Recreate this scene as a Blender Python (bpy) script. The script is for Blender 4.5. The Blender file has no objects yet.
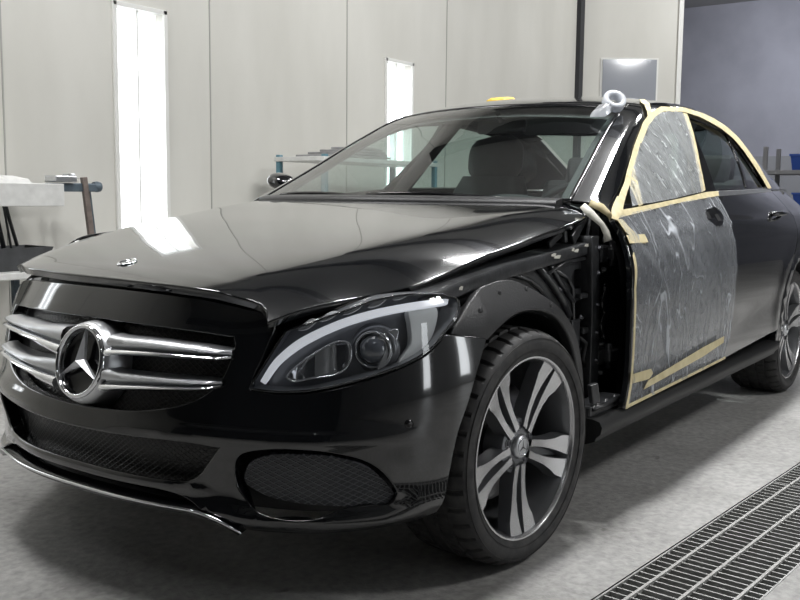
import bpy, bmesh, math, random
import numpy as np
from mathutils import Vector, Matrix
from mathutils.geometry import delaunay_2d_cdt
random.seed(7); rng = np.random.default_rng(5)
SC = bpy.context.scene
COL = SC.collection
PI = math.pi
import numpy as np
# ---------------------------------------------------------------- surfaces of the car (x back, y<0 driver side, z up)
class Spl:
    """smooth 1-D interpolation (cubic Hermite, Catmull slopes), linear outside"""
    def __init__(s, pts):
        s.x = np.array([p[0] for p in pts], float); s.y = np.array([p[1] for p in pts], float)
        d = np.diff(s.y) / np.diff(s.x); m = np.zeros(len(s.x)); m[0] = d[0]; m[-1] = d[-1]
        h = np.diff(s.x)
        m[1:-1] = (d[:-1] * h[1:] + d[1:] * h[:-1]) / (h[1:] + h[:-1]); s.m = m
    def __call__(s, t):
        t = np.asarray(t, float); tc = np.clip(t, s.x[0], s.x[-1])
        i = np.clip(np.searchsorted(s.x, tc, side='right') - 1, 0, len(s.x) - 2)
        h = s.x[i + 1] - s.x[i]; u = (tc - s.x[i]) / h
        r = ((2*u**3 - 3*u**2 + 1) * s.y[i] + (u**3 - 2*u**2 + u) * h * s.m[i]
             + (-2*u**3 + 3*u**2) * s.y[i+1] + (u**3 - u**2) * h * s.m[i+1])
        return r + np.where(t < s.x[0], (t - s.x[0]) * s.m[0], 0) + np.where(t > s.x[-1], (t - s.x[-1]) * s.m[-1], 0)

PLAN = [(0,-.79),(.25,-.779),(.45,-.735),(.58,-.684),(.68,-.625),(.76,-.54),(.81,-.46),(.845,-.38),(.87,-.28),(.885,-.18),(.897,-.05),(.905,.1),(.907,.35)]
_pl = np.array(PLAN); _sl = np.concatenate([[0], np.cumsum(np.hypot(*np.diff(_pl, axis=0).T))])
_px = Spl(list(zip(_sl, _pl[:, 1]))); _py = Spl(list(zip(_sl, _pl[:, 0])))
_px.m[0] = 0
DC = Spl([(.16,.10),(.22,.03),(.25,.0),(.29,.012),(.34,.010),(.40,.0),(.44,.006),(.50,.017),(.56,.028),(.64,.05),(.70,.076),(.76,.108),(.80,.14),(.88,.22)])
DS = Spl([(.16,.09),(.22,.04),(.25,.018),(.30,.006),(.36,.0),(.44,.0),(.50,.001),(.54,.004),(.60,.011),(.66,.022),(.72,.038),(.77,.07),(.82,.12),(.88,.19)])
def ASX(x, y):
    """the far front corner sits slightly further back than the near one"""
    q = np.clip(np.asarray(y, float)/.45, 0, 1.6); f = np.clip((-np.asarray(x, float) - .2)/.4, 0, 1); f = f*f*(3 - 2*f)
    return (.05*q*q*(1 - .25*q) + .22*np.clip(q - 1.05, 0, .6)**2)*f
def F(s, z, off=0.0):
    """front fascia and front corner: s arc length from the nose (s>0 driver side), z height"""
    a = np.abs(s); sg = np.where(np.asarray(s) < 0, 1.0, -1.0)
    x = _px(a); y = _py(a); e = 1e-3
    tx = (_px(a + e) - _px(a - e)); ty = (_py(a + e) - _py(a - e))
    # guard symmetry at the nose
    L = np.hypot(tx, ty); tx = tx / L; ty = ty / L
    w = np.clip((a - .45) / .55, 0, 1); w = w*w*(3 - 2*w)
    d = DC(z) * (1 - w) + DS(z) * w - off
    nx, ny = -ty, tx        # outward normal (towards -x at the nose)
    yy = sg*(y - ny*d); xx = x - nx*d
    return np.stack([xx + ASX(xx, yy), yy, z + 0*x], -1)

ZC = Spl([(-.74,.745),(-.70,.766),(-.66,.783),(-.6,.80),(-.5,.824),(-.35,.853),(-.1,.893),(.15,.926),(.4,.959),(.6,.979),(.85,.993)])
YK = Spl([(-.72,.43),(-.5,.52),(-.2,.60),(.2,.655),(.7,.69)])
def softp(v, w): return w*np.logaddexp(0, v/w)
def H(x, y, off=0.0):
    a = np.abs(y); yk = YK(x)
    z = ZC(x) - .020*(a/yk)**2 - .43*softp(a - yk, .030) - .9*softp(a - .80, .02)
    # slight centre flute
    z = z - .0
    return np.stack([x + 0*y, y + 0*x, z + off], -1)

W = Spl([(-.2,.885),(.1,.903),(.6,.905),(1.7,.91),(2.84,.902),(3.2,.88),(3.5,.83),(3.7,.75),(3.82,.64),(3.9,.5)])
ZB = Spl([(.45,.915),(.60,.925),(.9,.955),(1.2,.985),(1.56,1.003),(2.0,1.012),(2.8,1.026),(3.2,1.035),(3.6,1.03),(3.9,1.0)])
IN = Spl([(.3,.100),(1.6,.100),(2.0,.112),(2.5,.145),(3.0,.185),(3.4,.20),(3.9,.2)])
PR = Spl([(-.1,.06),(0,.04),(.1,.014),(.3,.003),(.5,0),(.68,.001),(.78,.010),(.86,.034),(.93,.066),(1,.100)])
RL = np.array([(.66,-.745,.968),(.90,-.692,1.090),(1.15,-.638,1.222),(1.40,-.594,1.330),(1.65,-.575,1.373),(1.95,-.567,1.392),(2.3,-.568,1.386),(2.65,-.578,1.325),(3.0,-.602,1.205),(3.35,-.625,1.085),(3.6,-.635,1.06)])
CL = np.array([(.46,0,.975),(.72,0,1.098),(1.0,0,1.228),(1.30,0,1.356),(1.6,0,1.416),(1.95,0,1.435),(2.35,0,1.426),(2.8,0,1.355),(3.15,0,1.225),(3.45,0,1.108),(3.7,0,1.08)])
_us = np.arange(len(RL), dtype=float)
RX, RY, RZ = [Spl(list(zip(_us, RL[:, k]))) for k in range(3)]
CX, CY, CZ = [Spl(list(zip(_us, CL[:, k]))) for k in range(3)]
RYx = Spl([(p[0], -p[1]) for p in RL]); RZx = Spl([(p[0], p[2]) for p in RL])
def SY(x, z):
    zb = ZB(x); q = (z - .2) / (zb - .2)
    low = W(x) - PR(np.minimum(q, 1.0)) - (IN(x) - .1)*np.clip((q - .72)/.28, 0, 1)**1.6
    zr = np.maximum(RZx(x), zb + .03); v = np.clip((z - zb) / (zr - zb), 0, 1.3)
    yb = W(x) - IN(x)
    up = yb + (RYx(x) - yb) * (v*.82 + .18*v*v)
    return np.where(q <= 1, low, up)
def S(x, z, off=0.0, side=-1):
    """body side as a height field over (x, z)"""
    x = np.asarray(x, float); z = np.asarray(z, float)
    return np.stack([x + 0*z, side*(SY(x, z) + off), z + 0*x], -1)
def G0(u, t):
    xr = RX(u); zr = RZ(u); tn = np.clip(-t, 0, 1)
    zb = ZB(xr); zz = zr + (zb - zr)*tn
    ys = -SY(xr, zz)
    s = np.clip(t, 0, 1)
    k = 1 - (1 - s)**2
    xt = xr + (CX(u) - xr)*k; yt = RY(u)*(1 - s); zt = zr + (CZ(u) - zr)*(1 - (1 - s)**2.3)
    m = t < 0
    return np.stack([np.where(m, xr, xt), np.where(m, ys, yt), np.where(m, zz, zt)], -1)
def G(u, t, off=0.0):
    """greenhouse: u along the roof rail (knots), t -1 belt, 0 rail, 1 centre line; t>1 is the far side"""
    u = np.asarray(u, float); t = np.asarray(t, float)
    far = t > 1; tt = np.where(far, 2 - t, t)
    w = .085
    a = 0
    for k, g in ((-1, .25), (0, .5), (1, .25)):
        a = a + g*G0(u, tt + k*w*np.clip(1 - (np.abs(tt)/.3)**2, 0, 1))
    p = a * np.stack([1 + 0*tt, np.where(far, -1.0, 1.0), 1 + 0*tt], -1)
    return p
def nrm(fn, a, b, e=1e-3):
    du = fn(a + e, b) - fn(a - e, b); dv = fn(a, b + e) - fn(a, b - e)
    n = np.cross(du, dv); L = np.linalg.norm(n, axis=-1, keepdims=True); L[L == 0] = 1
    return n / L
PX = {
 'fog_open': [(0.5222,0.3948),(0.5839,0.4127),(0.6976,0.415),(0.7735,0.4022),(0.8285,0.3801),(0.8703,0.3431),(0.8984,0.2887),(0.8815,0.2714),(0.8151,0.2739),(0.7592,0.2689),(0.7133,0.2543),(0.658,0.2488),(0.5829,0.2578),(0.5391,0.2819),(0.5109,0.3159),(0.5069,0.3618)],
 'fog_mesh': [(0.5249,0.3256),(0.541,0.3688),(0.5771,0.3886),(0.6625,0.3975),(0.7367,0.3933),(0.8177,0.368),(0.8611,0.3332),(0.8978,0.28),(0.8537,0.2706),(0.7375,0.279),(0.6384,0.2864),(0.5723,0.2984)],
 'lamp': [(0.5403,0.5447),(0.5738,0.5971),(0.621,0.673),(0.7382,0.7085),(0.8714,0.7444),(1.0166,0.7506),(1.0715,0.7433),(1.099,0.7302),(1.0833,0.7013),(1.0357,0.6655),(0.9874,0.6302),(0.9308,0.6047),(0.855,0.5821),(0.7752,0.5626),(0.6962,0.5474),(0.6185,0.5401),(0.5604,0.5415)],
 'lamp_strip': [(0.5615,0.5577),(0.5919,0.6034),(0.6457,0.6495),(0.7392,0.6886),(0.8284,0.7136),(0.922,0.728),(1.0266,0.735),(1.0834,0.7341)],
 'lamp_strip_low': [(0.5696,0.5537),(0.6067,0.6019),(0.6594,0.6412),(0.7495,0.6778),(0.835,0.7015),(0.9275,0.7168),(1.0281,0.7236),(1.0752,0.7254)],
 'lamp_low': [(0.6232,0.5655),(0.6469,0.593),(0.7085,0.63),(0.7629,0.65),(0.7857,0.6455),(0.7896,0.6189),(0.7762,0.5902),(0.7509,0.5772),(0.6873,0.5678),(0.6359,0.5594)],
 'lamp_proj': [(0.8508,0.6264),(0.8074,0.6275),(0.8951,0.6246),(0.8537,0.6642),(0.8485,0.5861)],
 'lamp_shield': [(0.8608,0.6551),(0.8939,0.6697),(0.9131,0.6735),(0.9015,0.6379),(0.8774,0.5961),(0.8562,0.5858),(0.874,0.6233),(0.8761,0.6501)],
 'lamp_wedge': [(0.9089,0.593),(0.9505,0.636),(0.9537,0.6882),(0.9517,0.7109),(1.0001,0.72),(1.0428,0.7132),(1.0307,0.6769),(1.0013,0.6396),(0.9596,0.6126)],
 'lamp_blade': [(0.9521,0.6974),(0.9636,0.6968),(0.9779,0.6228),(0.9657,0.6168)],
 'chev1': [(0.6481,0.6746),(0.6789,0.6973),(0.6963,0.6977),(0.6692,0.6774)],
 'chev2': [(0.7082,0.6958),(0.742,0.7157),(0.758,0.7159),(0.7335,0.7005)],
 'chev3': [(0.7732,0.7116),(0.8055,0.731),(0.8207,0.7309),(0.7963,0.7159)],
 'chev4': [(0.8382,0.7264),(0.8735,0.7432),(0.8901,0.745),(0.8652,0.7303)],
 'chev5': [(0.9083,0.7424),(0.9331,0.7504),(0.954,0.752),(0.9336,0.7439)],
 'sensor': [(0.9183,0.462),(0.9082,0.463),(0.9286,0.461),(0.9183,0.4713),(0.9184,0.4528)],
 'bar1': [(0.1149,0.6119),(0.2538,0.6191),(0.3743,0.6187),(0.4944,0.617)],
 'bar2': [(0.1274,0.5319),(0.2694,0.5396),(0.3857,0.5452),(0.4761,0.5517)],
 'bar1L': [(-0.5768,0.5823),(-0.0849,0.5975)],
 'bar2L': [(-0.4152,0.5356),(-0.0669,0.5366)],
 'badge': [(-0.6086,-0.012),(-0.6342,-0.0081),(-0.5755,-0.0073),(-0.5849,0.0259),(-0.6279,-0.0442)],
 'liner': [(0.3,0.6789),(0.3,0.7623),(0.3,0.7702),(0.3,0.7701),(0.3,0.7394),(0.3,0.7074),(0.3,0.6627),(0.3,0.6092),(0.3,0.5393),(0.3,0.4636)],
 't_arch': [(0.6555,0.9277),(0.8842,1.033),(1.1294,1.1712),(1.3225,1.2688),(1.4516,1.3174),(1.6218,1.3535),(1.9241,1.3742),(2.1535,1.3677),(2.3189,1.3546),(2.517,1.3278),(2.6996,1.2846),(2.7977,1.2237),(2.8656,1.1597),(2.8845,1.0884),(2.9084,1.0375),(2.7732,1.0334),(2.7318,1.0851),(2.6637,1.1528),(2.6007,1.2145),(2.5081,1.2685),(2.3534,1.3071),(2.1817,1.3305),(2.0653,1.3449),(1.8695,1.3521),(1.6041,1.3313),(1.4717,1.3008),(1.3413,1.2544),(1.1545,1.165),(0.9209,1.0336),(0.7333,0.943)],
 't_roof': [(1.3201,1.2725),(1.4527,1.3295),(1.5318,1.3605),(1.5908,1.3655),(1.5099,1.33),(1.3568,1.271)],
 't_mid': [(1.8842,1.3599),(1.934,1.3595),(1.8386,1.2611),(1.6719,1.1155),(1.5704,1.0134),(1.5152,1.0051),(1.6184,1.1058),(1.7702,1.2442)],
 't_belt': [(0.6738,0.937),(0.8853,0.9524),(1.2049,0.977),(1.5583,1.0054),(1.725,1.011),(1.7041,0.9926),(1.4682,0.9797),(1.1851,0.9625),(0.9492,0.9421),(0.6448,0.9138)],
 't_beltfront': [(0.6455,0.934),(0.7685,0.985),(0.7859,0.9786),(0.7179,0.9336),(0.6457,0.9091),(0.6131,0.9157)],
 't_tri': [(0.9034,1.0299),(1.0051,1.0911),(1.0049,1.077),(0.8946,0.9591),(0.856,0.9525)],
 't_edge1': [(0.6496,0.9121),(0.6835,0.9117),(0.7035,0.883),(0.7525,0.8471),(0.7609,0.8341),(0.7097,0.8357),(0.6575,0.8746)],
 't_edge2': [(0.6488,0.8624),(0.7787,0.8623),(0.7753,0.8368),(0.6392,0.838)],
 't_edge3': [(0.6392,0.838),(0.6671,0.8371),(0.6262,0.7397),(0.623,0.6301),(0.6207,0.5193),(0.6329,0.3954),(0.6078,0.3994),(0.596,0.5223),(0.5984,0.6324),(0.6027,0.7412)],
 't_low1': [(0.6147,0.4273),(0.773,0.4219),(0.7943,0.4036),(0.7609,0.3902),(0.6203,0.3974)],
 't_low2': [(0.7526,0.3865),(1.0801,0.4117),(1.2933,0.4282),(1.5447,0.4406),(1.5442,0.4166),(1.3,0.3931),(1.0849,0.3821),(0.7126,0.363),(0.7362,0.3791)],
 't_bottom': [(0.6083,0.3961),(0.5817,0.3524),(0.5722,0.322),(0.8973,0.3362),(1.3094,0.3479),(1.5508,0.3555),(1.5534,0.347),(1.3126,0.3379),(0.9006,0.3252),(0.5627,0.314),(0.5652,0.3553),(0.5917,0.3987)],
 'film_win': [(0.8712,0.9991),(0.9984,1.0768),(1.1904,1.1815),(1.3501,1.255),(1.4788,1.2993),(1.6121,1.3298),(1.8454,1.3524),(1.8509,1.3224),(1.7812,1.2364),(1.6313,1.1062),(1.5335,1.0052),(1.2049,0.977),(0.8874,0.9541),(0.8042,0.946)],
 'film_door': [(0.6631,0.912),(0.9492,0.9421),(1.4651,0.9778),(1.7319,0.9928),(1.6652,0.9147),(1.6049,0.8175),(1.6599,0.7317),(1.6611,0.6349),(1.6505,0.5506),(1.6506,0.4405),(1.5643,0.3537),(0.5722,0.322),(0.6005,0.3941),(0.6023,0.5374),(0.5977,0.6949),(0.6376,0.8165),(0.6536,0.8716)],
 'handle_hole': [(1.4206,0.9286),(1.5138,0.9432),(1.6047,0.9389),(1.6136,0.9074),(1.5456,0.8774),(1.4425,0.8718),(1.3919,0.8952)],
 'win_rear': [(1.9345,1.3395),(2.0882,1.3353),(2.247,1.3235),(2.4213,1.302),(2.5393,1.2458),(2.6176,1.166),(2.7125,1.0996),(2.8182,1.0364),(2.2823,1.0254),(1.7042,1.0067),(1.7592,1.0977),(1.8705,1.2286)],
 'win_div': [(2.4473,1.3036),(2.5076,1.2929),(2.4385,1.1546),(2.3359,1.0306),(2.24,1.0249),(2.3331,1.1462)],
 'handle': [(2.3644,0.9117),(2.7504,0.9272)],
 'doorseam': [(1.7001,0.9906),(1.6853,0.9185),(1.6309,0.8166),(1.6739,0.7431),(1.6892,0.6329),(1.6644,0.5494),(1.679,0.4373),(1.5916,0.3499)],
 'lowcrease': [(1.7109,0.4212),(2.4038,0.4735)],
 'tape_a': [(0.0232,0.0336),(0.0842,0.004),(0.0,-0.6)],
}
# ---------------------------------------------------------------- materials
def mat(name):
    m = bpy.data.materials.new(name); m.use_nodes = True
    nt = m.node_tree; b = nt.nodes['Principled BSDF']
    return m, nt, b
def setp(b, **k):
    al = dict(color='Base Color', rough='Roughness', metal='Metallic', spec='Specular IOR Level', coat='Coat Weight', coatr='Coat Roughness',
              trans='Transmission Weight', ior='IOR', alpha='Alpha', emit='Emission Color', estr='Emission Strength', sheen='Sheen Weight', sss='Subsurface Weight')
    for n, v in k.items():
        if n in ('color', 'emit') and len(v) == 3: v = (*v, 1)
        b.inputs[al[n]].default_value = v
def simple(name, color, rough=.5, metal=0, noise=0, nscale=20, bump=0, bscale=60, **k):
    m, nt, b = mat(name); setp(b, color=color, rough=rough, metal=metal, **k)
    N, L = nt.nodes, nt.links
    tc = N.new('ShaderNodeTexCoord')
    if noise:
        n = N.new('ShaderNodeTexNoise'); n.inputs['Scale'].default_value = nscale; n.inputs['Detail'].default_value = 6
        r = N.new('ShaderNodeMapRange'); r.inputs[1].default_value = .3; r.inputs[2].default_value = .7
        r.inputs[3].default_value = 1 - noise; r.inputs[4].default_value = 1 + noise
        mx = N.new('ShaderNodeMix'); mx.data_type = 'RGBA'; mx.blend_type = 'MULTIPLY'; mx.inputs[0].default_value = 1
        mx.inputs[6].default_value = (*color, 1)
        L.new(tc.outputs['Object'], n.inputs['Vector']); L.new(n.outputs['Fac'], r.inputs[0]); L.new(r.outputs[0], mx.inputs[7]); L.new(mx.outputs[2], b.inputs['Base Color'])
    if bump:
        n = N.new('ShaderNodeTexNoise'); n.inputs['Scale'].default_value = bscale; n.inputs['Detail'].default_value = 5
        bp = N.new('ShaderNodeBump'); bp.inputs['Strength'].default_value = bump; bp.inputs['Distance'].default_value = .01
        L.new(tc.outputs['Object'], n.inputs['Vector']); L.new(n.outputs['Fac'], bp.inputs['Height']); L.new(bp.outputs[0], b.inputs['Normal'])
    return m
M = {}
M['paint'] = simple('black_paint', (.0045, .005, .006), .10, spec=.5, coat=1.0, coatr=.015, noise=.15, nscale=3)
M['paint_dull'] = simple('dusty_black_paint', (.030, .031, .033), .34, noise=.5, nscale=14, bump=.25, bscale=30, coat=.3)
M['inner'] = simple('dark_structure', (.008, .008, .009), .55, noise=.4, nscale=10)
M['plastic'] = simple('liner_plastic', (.022, .022, .023), .42, noise=.3, nscale=9, bump=.15, bscale=200)
M['trimblack'] = simple('gloss_black_trim', (.006, .006, .007), .12)
M['satin'] = simple('satin_silver', (.62, .63, .65), .36, metal=1, noise=.04)
M['chrome'] = simple('chrome', (.82, .83, .85), .09, metal=1)
M['tyre'] = None
M['rimgrey'] = simple('wheel_grey', (.22, .225, .235), .33, metal=.75, noise=.08)
M['rimface'] = simple('wheel_machined_face', (.60, .60, .61), .27, metal=.9, noise=.05)
M['disc'] = simple('brake_steel', (.30, .29, .28), .35, metal=1, noise=.2)
M['lampin'] = simple('headlamp_housing', (.11, .115, .125), .35, coat=.5)
M['lampsilver'] = simple('headlamp_reflector', (.75, .76, .78), .12, metal=1)
M['lampwhite'] = simple('light_guide_white', (.78, .79, .82), .25, emit=(.9, .93, 1), estr=.45)
M['lampgrey'] = simple('headlamp_grey_wedge', (.62, .64, .64), .35)
M['skirt'] = simple('sill_paint', (.007, .0072, .0075), .5, noise=.2)
M['starsilver'] = simple('star_silver', (.70, .71, .73), .32, metal=.45)
M['seat'] = simple('seat_leather', (.035, .034, .036), .5, noise=.2, bump=.1)
M['cabin'] = simple('cabin_trim', (.02, .02, .022), .6, noise=.2)
M['headliner'] = simple('headliner_grey', (.18, .18, .18), .9)
M['bolt'] = simple('bolt_steel', (.10, .10, .11), .35, metal=1)

def tyre_mat():
    m, nt, b = mat('tyre_rubber'); setp(b, color=(.018, .018, .019), rough=.62)
    N, L = nt.nodes, nt.links
    tc = N.new('ShaderNodeTexCoord'); n = N.new('ShaderNodeTexNoise'); n.inputs['Scale'].default_value = 35; n.inputs['Detail'].default_value = 8
    cr = N.new('ShaderNodeValToRGB'); cr.color_ramp.elements[0].color = (.012, .012, .013, 1); cr.color_ramp.elements[1].color = (.045, .043, .041, 1)
    cr.color_ramp.elements[0].position = .35; cr.color_ramp.elements[1].position = .75
    L.new(tc.outputs['Object'], n.inputs['Vector']); L.new(n.outputs['Fac'], cr.inputs[0]); L.new(cr.outputs[0], b.inputs['Base Color'])
    return m
M['tyre'] = tyre_mat()

def glass_mat(name, tint, refl=1.0, rough=0.0, ior=1.5, body=None, bodyfac=0.0):
    """thin pane: fresnel-weighted mirror over a tinted clear pane"""
    m = bpy.data.materials.new(name); m.use_nodes = True; nt = m.node_tree; N, L = nt.nodes, nt.links
    N.clear(); o = N.new('ShaderNodeOutputMaterial')
    fr = N.new('ShaderNodeFresnel'); ge = N.new('ShaderNodeNewGeometry'); io = N.new('ShaderNodeMapRange')
    io.inputs[3].default_value = ior; io.inputs[4].default_value = 1/ior; L.new(ge.outputs['Backfacing'], io.inputs[0]); L.new(io.outputs[0], fr.inputs['IOR'])
    mu = N.new('ShaderNodeMath'); mu.operation = 'MULTIPLY'; mu.inputs[1].default_value = refl; mu.use_clamp = True
    t = N.new('ShaderNodeBsdfTransparent'); t.inputs[0].default_value = (*tint, 1)
    g = N.new('ShaderNodeBsdfGlossy'); g.inputs['Roughness'].default_value = rough
    mx = N.new('ShaderNodeMixShader')
    L.new(fr.outputs[0], mu.inputs[0]); L.new(mu.outputs[0], mx.inputs[0])
    base = t
    if body:
        d = N.new('ShaderNodeBsdfDiffuse'); d.inputs[0].default_value = (*body, 1)
        m2 = N.new('ShaderNodeMixShader'); m2.inputs[0].default_value = bodyfac
        L.new(t.outputs[0], m2.inputs[1]); L.new(d.outputs[0], m2.inputs[2]); base = m2
    L.new(base.outputs[0], mx.inputs[1]); L.new(g.outputs[0], mx.inputs[2]); L.new(mx.outputs[0], o.inputs[0])
    return m
M['glass'] = glass_mat('window_glass', (.70, .80, .77), 1.5)
M['lens'] = glass_mat('headlamp_lens', (.90, .91, .92), 1.2)

def mesh_mat(name, sx, sy, base, ridge, bumps=1.0, cell='diamond'):
    """diamond lattice written over the part's own surface coordinates"""
    m, nt, b = mat(name); setp(b, color=base, rough=.38)
    N, L = nt.nodes, nt.links
    uv = N.new('ShaderNodeUVMap'); uv.uv_map = 'UVMap'; sp = N.new('ShaderNodeSeparateXYZ'); L.new(uv.outputs[0], sp.inputs[0])
    def mth(op, a, b_=None, v=None):
        n = N.new('ShaderNodeMath'); n.operation = op; L.new(a, n.inputs[0])
        if b_ is not None: L.new(b_, n.inputs[1])
        if v is not None: n.inputs[1].default_value = v
        return n.outputs[0]
    u = mth('MULTIPLY', sp.outputs[0], v=sx); v = mth('MULTIPLY', sp.outputs[1], v=sy)
    p = mth('ADD', u, v); q = mth('SUBTRACT', u, v)
    a = mth('PINGPONG', p, v=1.0); c = mth('PINGPONG', q, v=1.0)
    mn = mth('MINIMUM', a, c)
    r = N.new('ShaderNodeMapRange'); r.inputs[1].default_value = .10; r.inputs[2].default_value = .32; r.inputs[3].default_value = 1; r.inputs[4].default_value = 0
    L.new(mn, r.inputs[0])
    mx = N.new('ShaderNodeMix'); mx.data_type = 'RGBA'; mx.inputs[6].default_value = (*base, 1); mx.inputs[7].default_value = (*ridge, 1)
    L.new(r.outputs[0], mx.inputs[0]); L.new(mx.outputs[2], b.inputs['Base Color'])
    bp = N.new('ShaderNodeBump'); bp.inputs['Strength'].default_value = bumps; bp.inputs['Distance'].default_value = .004
    L.new(r.outputs[0], bp.inputs['Height']); L.new(bp.outputs[0], b.inputs['Normal'])
    return m
M['grillemesh'] = mesh_mat('grille_mesh', 95, 150, (.0015, .0015, .0015), (.016, .016, .017))
M['fogmesh'] = mesh_mat('side_mesh', 72, 150, (.022, .024, .028), (.12, .125, .135))

def film_mat(name, base, lo, hi, scale, stretch, rot, tint=(1, 1, 1)):
    """wrinkled masking film: clear sheet, milky haze, whiter on the folds"""
    m, nt, b = mat(name); N, L = nt.nodes, nt.links
    out = [n for n in N if n.type == 'OUTPUT_MATERIAL'][0]
    setp(b, color=base, rough=.55, spec=.25)
    uv = N.new('ShaderNodeUVMap'); uv.uv_map = 'UVMap'
    mp = N.new('ShaderNodeMapping'); mp.inputs['Rotation'].default_value = (0, 0, rot); mp.inputs['Scale'].default_value = (*stretch, 1)
    L.new(uv.outputs[0], mp.inputs[0])
    n1 = N.new('ShaderNodeTexNoise'); n1.inputs['Scale'].default_value = scale; n1.inputs['Detail'].default_value = 2.5; n1.inputs['Distortion'].default_value = 1.2
    n2 = N.new('ShaderNodeTexNoise'); n2.inputs['Scale'].default_value = scale*2.7; n2.inputs['Detail'].default_value = 3; n2.inputs['Distortion'].default_value = 2.0
    L.new(mp.outputs[0], n1.inputs[0]); L.new(mp.outputs[0], n2.inputs[0])
    def ridge(n, w):
        a = N.new('ShaderNodeMath'); a.operation = 'SUBTRACT'; a.inputs[1].default_value = .5; L.new(n.outputs['Fac'], a.inputs[0])
        c = N.new('ShaderNodeMath'); c.operation = 'ABSOLUTE'; L.new(a.outputs[0], c.inputs[0])
        r = N.new('ShaderNodeMapRange'); r.interpolation_type = 'SMOOTHSTEP'; r.inputs[1].default_value = 0; r.inputs[2].default_value = w; r.inputs[3].default_value = 1; r.inputs[4].default_value = 0
        L.new(c.outputs[0], r.inputs[0]); return r.outputs[0]
    r1 = ridge(n1, .022); r2 = ridge(n2, .02)
    n3 = N.new('ShaderNodeTexNoise'); n3.inputs['Scale'].default_value = scale*.8; L.new(uv.outputs[0], n3.inputs[0])
    k = N.new('ShaderNodeMath'); k.operation = 'MULTIPLY'; L.new(r2, k.inputs[0]); L.new(n3.outputs['Fac'], k.inputs[1])
    mm = N.new('ShaderNodeMath'); mm.operation = 'MAXIMUM'; L.new(r1, mm.inputs[0]); L.new(k.outputs[0], mm.inputs[1])
    fa = N.new('ShaderNodeMapRange'); fa.inputs[3].default_value = lo; fa.inputs[4].default_value = hi; L.new(mm.outputs[0], fa.inputs[0])
    f2 = N.new('ShaderNodeMath'); f2.operation = 'MULTIPLY_ADD'; L.new(n3.outputs['Fac'], f2.inputs[0]); f2.inputs[1].default_value = .22; L.new(fa.outputs[0], f2.inputs[2])
    f3 = N.new('ShaderNodeMath'); f3.operation = 'SUBTRACT'; f3.use_clamp = True; L.new(f2.outputs[0], f3.inputs[0]); f3.inputs[1].default_value = .09
    bp = N.new('ShaderNodeBump'); bp.inputs['Strength'].default_value = .9; bp.inputs['Distance'].default_value = .012
    hs = N.new('ShaderNodeMath'); hs.operation = 'ADD'; L.new(n1.outputs['Fac'], hs.inputs[0]); L.new(mm.outputs[0], hs.inputs[1])
    L.new(hs.outputs[0], bp.inputs['Height']); L.new(bp.outputs[0], b.inputs['Normal'])
    t = N.new('ShaderNodeBsdfTransparent'); t.inputs[0].default_value = (*tint, 1)
    mx = N.new('ShaderNodeMixShader'); L.new(f3.outputs[0], mx.inputs[0]); L.new(t.outputs[0], mx.inputs[1]); L.new(b.outputs[0], mx.inputs[2])
    L.new(mx.outputs[0], out.inputs[0])
    return m
M['film_door'] = film_mat('masking_film', (.60, .63, .67), .20, .72, 2.4, (2.8, 1.0), .5)
M['film_win'] = film_mat('masking_film_clear', (.74, .77, .78), .30, .78, 4.5, (3.4, .75), .45)

def tape_mat():
    m, nt, b = mat('masking_tape'); setp(b, color=(.72, .66, .43), rough=.6)
    N, L = nt.nodes, nt.links; tc = N.new('ShaderNodeTexCoord')
    n = N.new('ShaderNodeTexNoise'); n.inputs['Scale'].default_value = 28; n.inputs['Detail'].default_value = 5
    cr = N.new('ShaderNodeValToRGB'); e = cr.color_ramp.elements; e[0].position = .3; e[0].color = (.52, .44, .24, 1); e[1].position = .7; e[1].color = (.68, .60, .38, 1)
    L.new(tc.outputs['Object'], n.inputs[0]); L.new(n.outputs['Fac'], cr.inputs[0]); L.new(cr.outputs[0], b.inputs['Base Color'])
    bp = N.new('ShaderNodeBump'); bp.inputs['Strength'].default_value = .4; bp.inputs['Distance'].default_value = .004
    L.new(n.outputs['Fac'], bp.inputs['Height']); L.new(bp.outputs[0], b.inputs['Normal'])
    return m
M['tape'] = tape_mat()
M['tapewhite'] = simple('pale_tape', (.72, .70, .62), .55, noise=.1)
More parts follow.
